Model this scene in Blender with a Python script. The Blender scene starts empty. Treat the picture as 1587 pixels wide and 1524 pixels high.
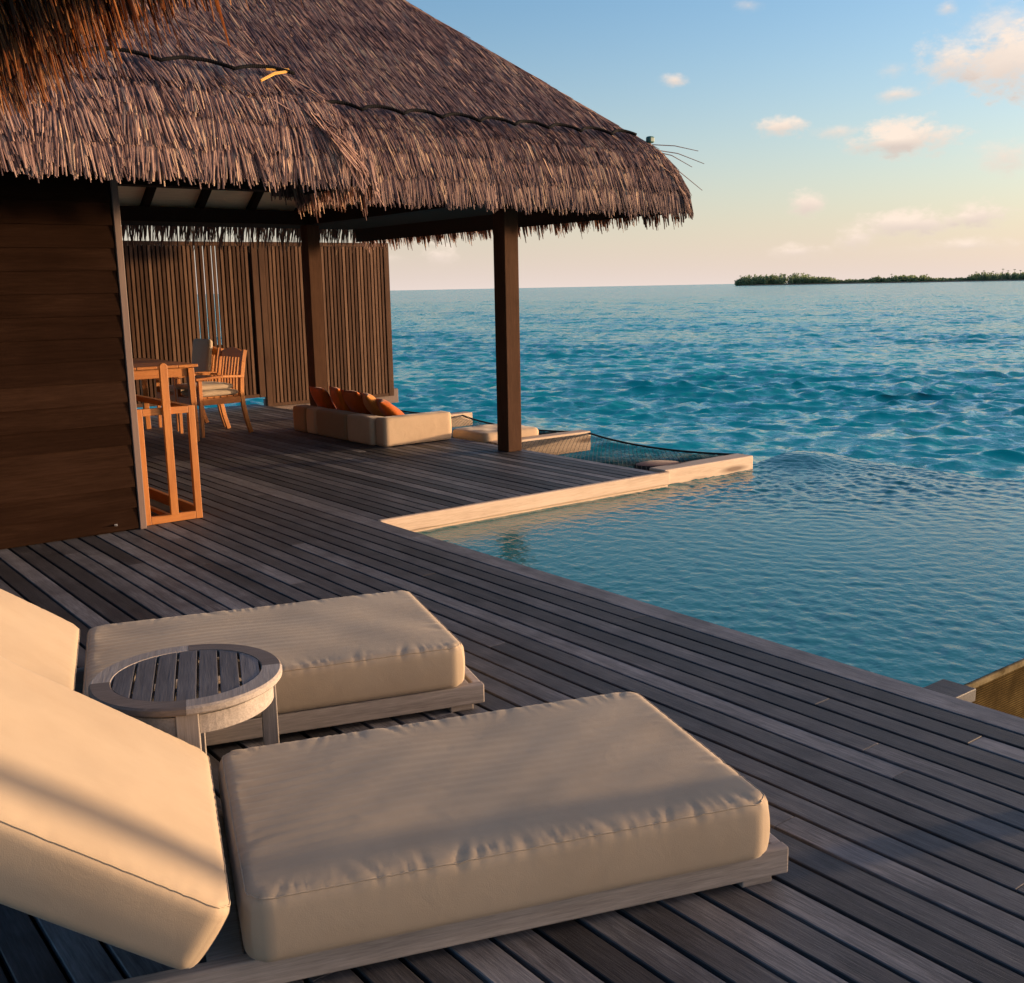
import bpy, bmesh, math, random
import numpy as np
from mathutils import Vector, Matrix

R = math.radians
random.seed(7)
rng = np.random.default_rng(11)
sc = bpy.context.scene
col = sc.collection

# ------------------------------------------------------------------ camera
CAMZ = 1.55
F_PX, PITCH, YAW, ROLL = 1650.8, 0.188625, 0.657312, -0.0193904
fw = Vector((math.sin(YAW) * math.cos(PITCH), math.cos(YAW) * math.cos(PITCH), -math.sin(PITCH)))
r0 = Vector((math.cos(YAW), -math.sin(YAW), 0))
u0 = r0.cross(fw)
rt = r0 * math.cos(ROLL) + u0 * math.sin(ROLL)
up = rt.cross(fw)
cam_d = bpy.data.cameras.new('camera')
cam = bpy.data.objects.new('camera', cam_d)
col.objects.link(cam)
M = Matrix((rt, up, -fw)).transposed().to_4x4()
M.translation = (0, 0, CAMZ)
cam.matrix_world = M
cam_d.sensor_fit = 'HORIZONTAL'
cam_d.sensor_width = 36
cam_d.lens = 36 * F_PX / 1587
cam_d.clip_start = 0.05
cam_d.clip_end = 60000
sc.camera = cam

def px_dir(x, y):
    v = rt * ((x - 793.5) / F_PX) - up * ((y - 762) / F_PX) + fw
    return v.normalized()

# ------------------------------------------------------------------ light, exposure
SUN_AZ, SUN_EL = 110.3, 3.4          # azimuth clockwise from +Y
sun_d = bpy.data.lights.new('sun', 'SUN')
sun_d.energy = 3.0
sun_d.angle = R(2.2)
sun_d.color = (1.0, 0.66, 0.38)
sun = bpy.data.objects.new('sun', sun_d)
col.objects.link(sun)
S = Vector((math.sin(R(SUN_AZ)) * math.cos(R(SUN_EL)), math.cos(R(SUN_AZ)) * math.cos(R(SUN_EL)), math.sin(R(SUN_EL))))
sun.rotation_euler = S.to_track_quat('Z', 'Y').to_euler()
sun.location = (30, -10, 20)
sc.view_settings.view_transform = 'Standard'
sc.view_settings.look = 'None'
sc.view_settings.exposure = 1.52
sc.view_settings.gamma = 1
sc.cycles.use_denoising = True
sc.cycles.max_bounces = 8

# ------------------------------------------------------------------ node helpers
class NT:
    def __init__(s, tree):
        s.t = tree
        s.t.nodes.clear()
    def n(s, typ, **kw):
        nd = s.t.nodes.new('ShaderNode' + typ)
        for k, v in kw.items():
            if k.startswith('i_'):
                key = k[2:]
                key = int(key) if key.isdigit() else key.replace('_', ' ')
                s.set(nd.inputs[key], v)
            else:
                setattr(nd, k, v)
        return nd
    def set(s, sock, v):
        if isinstance(v, bpy.types.NodeSocket):
            s.t.links.new(v, sock)
        elif isinstance(v, (tuple, list)) and len(v) == 3 and sock.type == 'RGBA':
            sock.default_value = (*v, 1)
        else:
            sock.default_value = v
    def math(s, op, a, b=0.0, c=None, clamp=False):
        nd = s.t.nodes.new('ShaderNodeMath')
        nd.operation = op
        nd.use_clamp = clamp
        s.set(nd.inputs[0], a)
        s.set(nd.inputs[1], b)
        if c is not None:
            s.set(nd.inputs[2], c)
        return nd.outputs[0]
    def vmath(s, op, a, b=None):
        nd = s.t.nodes.new('ShaderNodeVectorMath')
        nd.operation = op
        s.set(nd.inputs[0], a)
        if b is not None:
            s.set(nd.inputs[1], b)
        return nd.outputs['Value'] if op in ('DOT_PRODUCT', 'LENGTH') else nd.outputs[0]
    def mix(s, f, a, b, mode='MIX'):
        nd = s.t.nodes.new('ShaderNodeMix')
        nd.data_type = 'RGBA'
        nd.blend_type = mode
        s.set(nd.inputs[0], f)
        s.set(nd.inputs[6], a)
        s.set(nd.inputs[7], b)
        return nd.outputs[2]
    def ramp(s, f, stops):
        nd = s.t.nodes.new('ShaderNodeValToRGB')
        s.set(nd.inputs[0], f)
        el = nd.color_ramp.elements
        while len(el) < len(stops):
            el.new(0.5)
        for e, (p, c) in zip(el, stops):
            e.position = p
            e.color = (*c, 1) if len(c) == 3 else c
        return nd.outputs[0]
    def noise(s, vec, scale, detail=4, rough=0.5, dist=0.0):
        nd = s.t.nodes.new('ShaderNodeTexNoise')
        if vec is not None:
            s.set(nd.inputs['Vector'], vec)
        nd.inputs['Scale'].default_value = scale
        nd.inputs['Detail'].default_value = detail
        nd.inputs['Roughness'].default_value = rough
        nd.inputs['Distortion'].default_value = dist
        return nd.outputs[0]
    def mapping(s, vec, scale=(1, 1, 1), rot=(0, 0, 0), loc=(0, 0, 0)):
        nd = s.t.nodes.new('ShaderNodeMapping')
        s.set(nd.inputs[0], vec)
        nd.inputs['Location'].default_value = loc
        nd.inputs['Rotation'].default_value = rot
        nd.inputs['Scale'].default_value = scale
        return nd.outputs[0]
    def bump(s, h, strength, dist, normal=None):
        nd = s.t.nodes.new('ShaderNodeBump')
        nd.inputs['Strength'].default_value = strength
        nd.inputs['Distance'].default_value = dist
        s.set(nd.inputs['Height'], h)
        if normal is not None:
            s.set(nd.inputs['Normal'], normal)
        return nd.outputs[0]

def new_mat(name):
    m = bpy.data.materials.new(name)
    m.use_nodes = True
    return m, NT(m.node_tree)

def principled(t, **kw):
    b = t.n('BsdfPrincipled')
    for k, v in kw.items():
        t.set(b.inputs[k.replace('_', ' ')], v)
    o = t.n('OutputMaterial')
    t.t.links.new(b.outputs[0], o.inputs[0])
    return b

# ------------------------------------------------------------------ sky with clouds
world = bpy.data.worlds.new('World')
sc.world = world
world.use_nodes = True
t = NT(world.node_tree)
sky = t.n('TexSky', sky_type='NISHITA', sun_disc=False, sun_elevation=R(SUN_EL), sun_rotation=R(SUN_AZ))
sky.air_density, sky.dust_density, sky.ozone_density, sky.altitude = 1.0, 1.0, 2.6, 0
dirv = t.n('NewGeometry').outputs['Incoming']
dirv = t.n('TexCoord').outputs['Generated']
sep = t.n('SeparateXYZ', i_0=dirv)
el = t.math('MAXIMUM', sep.outputs[2], 0.0)
# warm dusty air low over the sea
low = t.math('POWER', t.math('SUBTRACT', 1.0, t.math('DIVIDE', el, 0.36, clamp=True), clamp=True), 3.1)
warm = t.math('MULTIPLY', low, 0.92)
skyc = t.mix(warm, t.vmath('MULTIPLY', sky.outputs[0], (1.06, 1.12, 1.20)), (2.38, 2.02, 1.86))
# broad warm glow added beside the setting sun, outside the picture, to warm front faces
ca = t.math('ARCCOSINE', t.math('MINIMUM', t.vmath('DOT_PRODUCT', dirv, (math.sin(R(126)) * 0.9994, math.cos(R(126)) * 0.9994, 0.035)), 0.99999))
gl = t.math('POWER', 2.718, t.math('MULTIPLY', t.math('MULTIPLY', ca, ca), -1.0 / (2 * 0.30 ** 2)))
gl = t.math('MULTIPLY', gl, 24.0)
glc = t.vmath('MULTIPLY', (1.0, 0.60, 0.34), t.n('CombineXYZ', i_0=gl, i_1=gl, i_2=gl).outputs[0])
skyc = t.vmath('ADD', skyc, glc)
# clouds: (x, y in the photograph, half width, half height in px, density)
CL = [(1400, 214, 72, 27, 1.0), (1372, 222, 45, 16, .9), (1212, 196, 38, 15, .9), (1300, 203, 42, 11, .55), (1470, 95, 45, 32, .75),
      (1562, 95, 62, 48, 1.1), (1545, 45, 50, 34, .5), (1046, 124, 20, 11, .7), (1390, 146, 30, 10, .6), (1470, 12, 14, 12, .5),
      (1405, 346, 76, 18, 1.0), (1520, 333, 42, 18, .9), (1252, 314, 28, 19, .85), (1325, 372, 30, 18, .8), (1240, 390, 50, 11, .7), (1500, 380, 70, 12, .6),
      (1385, 108, 22, 12, .4), (680, 396, 28, 19, .85), (608, 400, 26, 9, .5), (1560, 240, 50, 26, .6), (1450, 385, 90, 9, .35), (1160, 8, 22, 9, .35)]
nv = t.vmath('MULTIPLY', dirv, (1, 1, 1.9))
n1 = t.noise(nv, 38, 6, 0.62)
n2 = t.noise(nv, 130, 4, 0.6)
nz = t.math('ADD', t.math('MULTIPLY', t.math('SUBTRACT', n1, 0.5), 3.4), t.math('MULTIPLY', t.math('SUBTRACT', n2, 0.5), 0.9))
acc, shade = None, None
for (x, y, sx, sy, dn) in CL:
    c = px_dir(x, y)
    rr = Vector((c.y, -c.x, 0)).normalized()
    uu = rr.cross(c)
    a = t.vmath('DOT_PRODUCT', dirv, tuple(rr / (sx * 1.25 / F_PX)))
    b = t.vmath('DOT_PRODUCT', dirv, tuple(uu / (sy * 1.25 / F_PX)))
    b = t.math('SUBTRACT', b, float(c.dot(uu) / (sy * 1.25 / F_PX)))
    f = t.vmath('DOT_PRODUCT', dirv, tuple(c))
    d2 = t.math('ADD', t.math('MULTIPLY', a, a), t.math('MULTIPLY', b, b))
    m = t.math('SUBTRACT', 1.0, t.math('SQRT', d2))
    m = t.math('MULTIPLY', t.math('MAXIMUM', t.math('ADD', m, t.math('MULTIPLY', nz, 0.55)), 0.0), dn)
    m = t.math('MULTIPLY', m, t.math('GREATER_THAN', f, 0.5))
    w = t.math('MULTIPLY', m, b)
    acc = m if acc is None else t.math('MAXIMUM', acc, m)
    shade = w if shade is None else t.math('ADD', shade, w)
dens = t.n('MapRange', interpolation_type='SMOOTHSTEP', i_0=acc, i_1=0.0, i_2=0.85, i_3=0.0, i_4=0.95).outputs[0]
sh = t.n('MapRange', i_0=t.math('ADD', shade, t.math('MULTIPLY', nz, 0.12)), i_1=-0.45, i_2=0.25, i_3=0.0, i_4=1.0).outputs[0]
ccol = t.mix(sh, (1.95, 1.64, 1.46), (2.75, 2.28, 1.92))
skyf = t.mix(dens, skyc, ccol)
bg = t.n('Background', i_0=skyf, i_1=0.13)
o = t.n('OutputWorld')
t.t.links.new(bg.outputs[0], o.inputs[0])

# ------------------------------------------------------------------ materials
def wood(name, stops, axis='Y', scale=1.0, rough=0.65, rand=0.5, bump=0.25, spec=0.3, tint=None, blotch=0.0, knots=False):
    """Grained timber; grain runs along the given local axis, tone differs from board to board."""
    m, t = new_mat(name)
    co = t.n('TexCoord').outputs['Object']
    isl = t.n('NewGeometry').outputs['Random Per Island']
    off = t.n('CombineXYZ', i_0=t.math('MULTIPLY', isl, 37.0), i_1=t.math('MULTIPLY', isl, 91.0), i_2=t.math('MULTIPLY', isl, 53.0)).outputs[0]
    co = t.vmath('ADD', co, off)
    sv = {'X': (0.06, 1, 1), 'Y': (1, 0.06, 1), 'Z': (1, 1, 0.06)}[axis]
    v = t.vmath('MULTIPLY', co, tuple(q * scale for q in sv))
    g1 = t.noise(v, 28, 6, 0.65, 0.4)
    g2 = t.noise(v, 160, 4, 0.7)
    g3 = t.noise(co, 2.3 * scale, 3, 0.55)
    f = t.math('ADD', t.math('MULTIPLY', g1, 0.48), t.math('MULTIPLY', g2, 0.52))
    f = t.math('ADD', f, t.math('MULTIPLY', t.math('SUBTRACT', isl, 0.5), rand))
    f = t.math('ADD', f, t.math('MULTIPLY', t.math('SUBTRACT', g3, 0.5), 0.35))
    c = t.ramp(f, stops)
    if tint:
        h = t.math('FRACT', t.math('MULTIPLY', isl, 7.31))
        c = t.mix(t.math('MULTIPLY', h, 0.6), c, tint, 'MULTIPLY')
    if blotch:
        bl = t.n('MapRange', i_0=t.noise(co, 5.0 * scale, 4, 0.6), i_1=0.45, i_2=0.7, i_3=0.0, i_4=blotch).outputs[0]
        c = t.mix(bl, c, (0.35, 0.33, 0.36), 'MULTIPLY')
    if knots:
        vk = t.n('TexVoronoi', i_Vector=t.vmath('MULTIPLY', co, tuple({'X': (1, 6, 6), 'Y': (6, 1, 6), 'Z': (6, 6, 1)}[axis][i] for i in range(3))), i_Scale=1.5)
        kk = t.n('MapRange', i_0=vk.outputs['Distance'], i_1=0.12, i_2=0.34, i_3=0.85, i_4=0.0).outputs[0]
        c = t.mix(kk, c, (0.10, 0.05, 0.03))
    hgt = t.math('ADD', t.math('MULTIPLY', g2, 0.6), t.math('MULTIPLY', g1, 0.6))
    nrm = t.bump(hgt, bump, 0.004)
    rg = t.math('ADD', rough - 0.1, t.math('MULTIPLY', g1, 0.2))
    principled(t, Base_Color=c, Roughness=rg, Normal=nrm, Specular_IOR_Level=spec)
    return m

G = {}
deck_stops = [(0.10, (0.017, 0.016, 0.018)), (0.38, (0.043, 0.042, 0.046)), (0.60, (0.092, 0.091, 0.098)), (0.9, (0.26, 0.26, 0.275))]
G['deck'] = wood('weathered_deck_timber', deck_stops, 'Y', 1.0, 0.60, 0.44, 0.5, 0.35, tint=(0.95, 0.90, 0.87), blotch=0.5)
grey_stops = [(0.15, (0.11, 0.095, 0.085)), (0.5, (0.30, 0.265, 0.235)), (0.85, (0.50, 0.45, 0.40))]
G['grey_x'] = wood('silver_teak_long', grey_stops, 'X', 1.0, 0.7, 0.25, 0.35)
G['grey_y'] = wood('silver_teak_cross', grey_stops, 'Y', 1.0, 0.7, 0.25, 0.35)
G['grey_z'] = wood('silver_teak_upright', grey_stops, 'Z', 1.0, 0.7, 0.2, 0.35)
slat_stops = [(0.15, (0.045, 0.043, 0.046)), (0.5, (0.115, 0.112, 0.118)), (0.85, (0.24, 0.23, 0.235))]
G['grey_slat'] = wood('silver_teak_slat', slat_stops, 'Y', 1.0, 0.7, 0.35, 0.4)
beam_stops = [(0.15, (0.30, 0.20, 0.13)), (0.5, (0.56, 0.43, 0.31)), (0.85, (0.68, 0.56, 0.43))]
G['beam'] = wood('pale_sunbleached_beam', beam_stops, 'X', 1.0, 0.7, 0.1, 0.3, knots=True)
teak_stops = [(0.15, (0.22, 0.065, 0.012)), (0.5, (0.42, 0.155, 0.03)), (0.85, (0.58, 0.25, 0.06))]
G['teak_x'] = wood('oiled_teak_long', teak_stops, 'X', 1.0, 0.5, 0.25, 0.15, 0.4)
G['teak_y'] = wood('oiled_teak_cross', teak_stops, 'Y', 1.0, 0.5, 0.25, 0.15, 0.4)
G['teak_z'] = wood('oiled_teak_upright', teak_stops, 'Z', 1.0, 0.5, 0.25, 0.15, 0.4)
dark_stops = [(0.15, (0.0075, 0.0038, 0.0024)), (0.5, (0.0175, 0.0090, 0.0056)), (0.85, (0.036, 0.0190, 0.0118))]
G['siding'] = wood('dark_stained_siding', dark_stops, 'X', 0.7, 0.75, 0.26, 0.25, 0.0)
post_stops = [(0.15, (0.028, 0.0135, 0.0080)), (0.5, (0.066, 0.034, 0.020)), (0.85, (0.12, 0.065, 0.040))]
G['post'] = wood('brown_stained_post', post_stops, 'Z', 1.0, 0.7, 0.1, 0.25, 0.03)
G['darkbeam'] = wood('dark_rafter_timber', [(0.15, (0.007, 0.004, 0.003)), (0.85, (0.022, 0.013, 0.009))], 'Y', 1.0, 0.8, 0.2, 0.15, 0.1)
scr_stops = [(0.10, (0.036, 0.018, 0.011)), (0.5, (0.090, 0.050, 0.031)), (0.9, (0.18, 0.106, 0.066))]
G['screen'] = wood('brown_screen_slat', scr_stops, 'Z', 1.0, 0.7, 0.55, 0.2, 0.05)
G['trim'] = wood('greyish_corner_board', [(0.15, (0.10, 0.065, 0.055)), (0.85, (0.21, 0.15, 0.125))], 'Z', 1.0, 0.6, 0.1, 0.15)

m, t = new_mat('gap_shade_timber'); principled(t, Base_Color=(0.008, 0.007, 0.007), Roughness=0.9); G['void'] = m
m, t = new_mat('black_rope')
nz_ = t.n('TexWave', i_Scale=60, i_Distortion=1.0).outputs[1]
principled(t, Base_Color=(0.004, 0.004, 0.005), Roughness=0.9, Specular_IOR_Level=0.1, Normal=t.bump(nz_, 0.4, 0.003)); G['rope'] = m
m, t = new_mat('green_plastic_tie'); principled(t, Base_Color=(0.01, 0.10, 0.085), Roughness=0.5); G['tie'] = m
m, t = new_mat('steel'); principled(t, Base_Color=(0.5, 0.5, 0.5), Metallic=1.0, Roughness=0.35); G['steel'] = m
m, t = new_mat('yellow_bamboo_stick'); principled(t, Base_Color=(0.62, 0.33, 0.07), Roughness=0.5); G['bamboo'] = m

m, t = new_mat('pale_ceiling_board')
co = t.n('TexCoord').outputs['Object']
nn = t.noise(t.vmath('MULTIPLY', co, (2, 40, 40)), 3, 5, 0.6)
principled(t, Base_Color=t.ramp(nn, [(0.3, (0.66, 0.50, 0.34)), (0.7, (0.84, 0.67, 0.48))]), Roughness=0.75); G['ceiling'] = m

def fabric(name, c, wr=0.35, stretch=(1.5, 7, 7), stain=(0.80, 0.76, 0.72)):
    m, t = new_mat(name)
    co = t.n('TexCoord').outputs['Object']
    lo = t.noise(co, 3.0, 4, 0.6)
    cc = t.mix(t.n('MapRange', i_0=lo, i_1=0.42, i_2=0.75, i_3=0.0, i_4=0.55).outputs[0], c, stain, 'MULTIPLY')
    wv = t.noise(co, 420, 2, 0.7)
    cc = t.mix(t.math('MULTIPLY', wv, 0.25), cc, (0.75, 0.72, 0.68), 'MULTIPLY')
    w1 = t.noise(t.vmath('MULTIPLY', co, stretch), 3.2, 4, 0.55, 0.6)
    b1 = t.bump(w1, wr, 0.02)
    b2 = t.bump(wv, 0.35, 0.0010, b1)
    b = principled(t, Base_Color=cc, Roughness=0.85, Normal=b2, Specular_IOR_Level=0.2)
    b.inputs['Sheen Weight'].default_value = 0.15
    b.inputs['Sheen Roughness'].default_value = 0.4
    return m
G['canvas'] = fabric('cream_canvas', (0.395, 0.318, 0.228), 0.06, (3, 4, 4))
G['sofa'] = fabric('sand_canvas', (0.50, 0.375, 0.255), 0.15, (3, 3, 3))
G['sofa_dark'] = fabric('darker_canvas', (0.30, 0.20, 0.115), 0.15, (3, 3, 3))  # darker and browner than the sand canvas
G['orange'] = fabric('orange_cushion_cotton', (0.55, 0.13, 0.010), 0.3, (4, 4, 4))
G['rust'] = fabric('rust_cushion_cotton', (0.40, 0.090, 0.008), 0.3, (4, 4, 4))
G['amber'] = fabric('amber_cushion_cotton', (0.55, 0.22, 0.05), 0.3, (4, 4, 4))
G['red'] = fabric('brick_red_cushion', (0.13, 0.028, 0.016), 0.2, (4, 4, 4))
m, t = new_mat('black_netting'); principled(t, Base_Color=(0.008, 0.012, 0.013), Roughness=0.8); G['net'] = m

def straw_mat(name, stops, trans=0.12):
    m, t = new_mat(name)
    isl = t.n('NewGeometry').outputs['Random Per Island']
    co = t.n('TexCoord').outputs['Object']
    big = t.noise(co, 1.4, 4, 0.6)
    mid = t.noise(co, 9.0, 3, 0.6)
    f = t.math('ADD', isl, t.math('MULTIPLY', t.math('SUBTRACT', big, 0.5), 0.7))
    f = t.math('ADD', f, t.math('MULTIPLY', t.math('SUBTRACT', mid, 0.5), 0.5))
    c = t.ramp(f, stops)
    b = t.n('BsdfPrincipled', i_Base_Color=c, i_Roughness=0.6, i_Specular_IOR_Level=0.25)
    tr = t.n('BsdfTranslucent', i_Color=t.mix(1.0, c, (1.0, 0.62, 0.36), 'MULTIPLY'))
    mx = t.n('MixShader', i_0=trans)
    t.t.links.new(b.outputs[0], mx.inputs[1]); t.t.links.new(tr.outputs[0], mx.inputs[2])
    o = t.n('OutputMaterial'); t.t.links.new(mx.outputs[0], o.inputs[0])
    return m
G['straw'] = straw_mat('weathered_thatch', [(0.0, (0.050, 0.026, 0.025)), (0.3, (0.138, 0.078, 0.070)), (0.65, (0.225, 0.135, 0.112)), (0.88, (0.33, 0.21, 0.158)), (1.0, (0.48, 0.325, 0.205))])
G['straw_near'] = straw_mat('bright_eave_thatch', [(0.0, (0.070, 0.036, 0.033)), (0.3, (0.185, 0.108, 0.093)), (0.62, (0.30, 0.185, 0.150)), (0.86, (0.42, 0.275, 0.205)), (1.0, (0.57, 0.39, 0.25))])  # brighter pinkish tan than the pavilion thatch
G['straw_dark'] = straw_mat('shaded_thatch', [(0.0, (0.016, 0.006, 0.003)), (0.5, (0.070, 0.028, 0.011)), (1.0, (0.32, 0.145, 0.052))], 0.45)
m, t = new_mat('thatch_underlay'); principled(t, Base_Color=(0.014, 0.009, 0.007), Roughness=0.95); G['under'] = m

# sea: opaque lagoon body colour under a clear rippled skin
m, t = new_mat('lagoon_water')
co = t.n('TexCoord').outputs['Object']
h1 = t.noise(t.mapping(co, (1, 1, 1), (0, 0, R(20))), 2.6, 5, 0.6, 0.3)
h2 = t.noise(co, 11, 3, 0.6)
patch = t.noise(t.vmath('MULTIPLY', co, (1, 1, 1)), 0.03, 3, 0.6)
bc = t.mix(t.n('MapRange', i_0=patch, i_1=0.35, i_2=0.65).outputs[0], (0.001, 0.345, 0.345), (0.003, 0.41, 0.395))
h0 = t.noise(co, 0.28, 3, 0.6, 0.3)
def chop(vec, scale, amount, dist_=0.2):
    nd = t.n('TexNoise', i_Vector=vec, i_Scale=scale, i_Detail=3.0, i_Roughness=0.6, i_Distortion=dist_)
    d_ = t.vmath('SUBTRACT', nd.outputs['Color'], (0.5, 0.5, 0.5))
    return t.vmath('MULTIPLY', d_, (amount, amount, 0.0))
gn = t.n('NewGeometry').outputs['Normal']
gn = t.vmath('ADD', gn, t.vmath('ADD', chop(co, 2.4, 1.35), chop(co, 0.5, 0.80)))
gn = t.vmath('NORMALIZE', gn)
nr = t.bump(h2, 0.7, 0.030, gn)
def water(t, body, nrm, rough):
    """light welling up from the body of the water (even over the waves) under a mirror-like rippled skin"""
    up_ = t.n('CombineXYZ', i_0=0.0, i_1=0.0, i_2=1.0).outputs[0]
    df = t.n('BsdfDiffuse', i_Color=body, i_Normal=up_)
    gl_ = t.n('BsdfGlossy', i_Color=(1, 1, 1), i_Roughness=rough, i_Normal=nrm)
    fr = t.n('Fresnel', i_IOR=1.33, i_Normal=nrm)
    mx = t.n('MixShader', i_0=fr.outputs[0])
    t.t.links.new(df.outputs[0], mx.inputs[1]); t.t.links.new(gl_.outputs[0], mx.inputs[2])
    o = t.n('OutputMaterial'); t.t.links.new(mx.outputs[0], o.inputs[0])
water(t, bc, nr, 0.10); G['sea'] = m
m, t = new_mat('pool_water')
co = t.n('TexCoord').outputs['Object']
h2 = t.noise(co, 34, 3, 0.55, 0.3)
water(t, (0.009, 0.175, 0.180), t.bump(h2, 0.28, 0.009), 0.04); G['pool'] = m

m, t = new_mat('ribbed_gold_tile')
co = t.n('TexCoord').outputs['Object']
sp = t.n('SeparateXYZ', i_0=co)
rib = t.math('SINE', t.math('MULTIPLY', sp.outputs[2], 2 * math.pi / 0.011))
jx = t.math('LESS_THAN', t.math('FRACT', t.math('DIVIDE', sp.outputs[0], 0.30)), 0.012)
nb = t.noise(co, 9, 5, 0.65)
cc = t.ramp(nb, [(0.3, (0.035, 0.024, 0.010)), (0.55, (0.085, 0.058, 0.023)), (0.8, (0.15, 0.107, 0.043))])
cc = t.mix(t.n('MapRange', i_0=rib, i_1=-1, i_2=1, i_3=0.75, i_4=0.0).outputs[0], cc, (0.03, 0.02, 0.01))
cc = t.mix(t.math('MULTIPLY', jx, 0.5), cc, (0.03, 0.02, 0.01))
principled(t, Base_Color=cc, Roughness=0.8, Specular_IOR_Level=0.0, Normal=t.bump(rib, 0.35, 0.003)); G['tile'] = m
m, t = new_mat('wet_pool_lip')
nb = t.noise(t.n('TexCoord').outputs['Object'], 20, 4, 0.6)
principled(t, Base_Color=t.ramp(nb, [(0.3, (0.08, 0.06, 0.03)), (0.7, (0.22, 0.175, 0.10))]), Roughness=0.6, Specular_IOR_Level=0.0); G['lip'] = m
m, t = new_mat('island_ground'); principled(t, Base_Color=(0.16, 0.13, 0.08), Roughness=0.9); G['sand'] = m
m, t = new_mat('hazed_foliage')
nb = t.noise(t.n('TexCoord').outputs['Object'], 0.12, 4, 0.7)
lc_ = t.ramp(nb, [(0.3, (0.075, 0.105, 0.060)), (0.7, (0.125, 0.155, 0.078))])  # leaf colours lightened in place of haze over the distance
b = t.n('BsdfDiffuse', i_Color=lc_); tr = t.n('BsdfTranslucent', i_Color=lc_); mx = t.n('AddShader')
t.t.links.new(b.outputs[0], mx.inputs[0]); t.t.links.new(tr.outputs[0], mx.inputs[1])
o = t.n('OutputMaterial'); t.t.links.new(mx.outputs[0], o.inputs[0]); G['leaf'] = m
m, t = new_mat('palm_trunk'); principled(t, Base_Color=(0.12, 0.09, 0.06), Roughness=0.9); G['trunk'] = m

# ------------------------------------------------------------------ mesh helpers
class MB:
    def __init__(s):
        s.v, s.f = [], []
    def add(s, vs, fs):
        b = len(s.v)
        s.v += [tuple(v) for v in vs]
        s.f += [tuple(i + b for i in f) for f in fs]
        return s
    def box(s, x0, x1, y0, y1, z0, z1, mat=None):
        vs = [(x, y, z) for z in (z0, z1) for y in (y0, y1) for x in (x0, x1)]
        if mat is not None:
            vs = [mat @ Vector(v) for v in vs]
        return s.add(vs, [(0, 2, 3, 1), (4, 5, 7, 6), (0, 1, 5, 4), (2, 6, 7, 3), (0, 4, 6, 2), (1, 3, 7, 5)])
    def bar(s, a, b, w, h, upv=(0, 0, 1), w2=None, h2=None):
        """rectangular bar from a to b, w across, h along up"""
        a, b = Vector(a), Vector(b)
        d = (b - a).normalized()
        x = d.cross(Vector(upv))
        if x.length < 1e-4:
            x = d.cross(Vector((0, 1, 0)))
        x.normalize()
        y = x.cross(d)
        w2 = w if w2 is None else w2
        h2 = h if h2 is None else h2
        vs = []
        for p, ww, hh in ((a, w, h), (b, w2, h2)):
            for sx, sy in ((-1, -1), (1, -1), (1, 1), (-1, 1)):
                vs.append(p + x * sx * ww / 2 + y * sy * hh / 2)
        return s.add(vs, [(3, 2, 1, 0), (4, 5, 6, 7), (0, 1, 5, 4), (1, 2, 6, 5), (2, 3, 7, 6), (3, 0, 4, 7)])
    def tube(s, pts, r, n=6, closed=False):
        pts = [Vector(p) for p in pts]
        N = len(pts)
        rs = r if isinstance(r, (list, tuple)) else [r] * N
        vs = []
        for i, p in enumerate(pts):
            a = pts[(i - 1) % N] if (closed or i > 0) else p
            b = pts[(i + 1) % N] if (closed or i < N - 1) else p
            d = (b - a).normalized()
            x = d.cross(Vector((0, 0, 1)))
            if x.length < 1e-3:
                x = d.cross(Vector((0, 1, 0)))
            x.normalize()
            y = x.cross(d)
            for k in range(n):
                an = 2 * math.pi * k / n
                vs.append(p + (x * math.cos(an) + y * math.sin(an)) * rs[i])
        fs = []
        for i in range(N if closed else N - 1):
            j = (i + 1) % N
            for k in range(n):
                l = (k + 1) % n
                fs.append((i * n + k, i * n + l, j * n + l, j * n + k))
        if not closed:
            fs.append(tuple(range(n - 1, -1, -1)))
            fs.append(tuple((N - 1) * n + k for k in range(n)))
        return s.add(vs, fs)
    def prism(s, poly, y0, y1):
        """polygon in XZ extruded along Y"""
        n = len(poly)
        vs = [(x, y0, z) for x, z in poly] + [(x, y1, z) for x, z in poly]
        fs = [tuple(range(n)), tuple(range(2 * n - 1, n - 1, -1))]
        fs += [(i, i + n, (i + 1) % n + n, (i + 1) % n) for i in range(n)]
        return s.add(vs, fs)

def link(name, me, mat, parent=None):
    o = bpy.data.objects.new(name, me)
    if mat is not None:
        me.materials.append(mat)
    col.objects.link(o)
    if parent is not None:
        o.parent = parent
    return o

def part(name, mb, mat, parent=None, bevel=0.0, smooth=False, world=False, seg=2):
    me = bpy.data.meshes.new(name)
    vs = mb.v
    if world and parent is not None:
        q = parent
        off = Vector((0, 0, 0))
        while q is not None:
            off += q.location
            q = q.parent
        vs = [Vector(v) - off for v in vs]
    me.from_pydata([tuple(v) for v in vs], [], mb.f)
    bm = bmesh.new(); bm.from_mesh(me)
    bmesh.ops.recalc_face_normals(bm, faces=bm.faces)
    bm.to_mesh(me); bm.free()
    if smooth:
        me.polygons.foreach_set('use_smooth', [True] * len(me.polygons))
    o = link(name, me, mat, parent)
    if bevel:
        b = o.modifiers.new('bevel', 'BEVEL')
        b.width = bevel; b.segments = seg; b.limit_method = 'ANGLE'; b.angle_limit = R(40)
    return o

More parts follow.
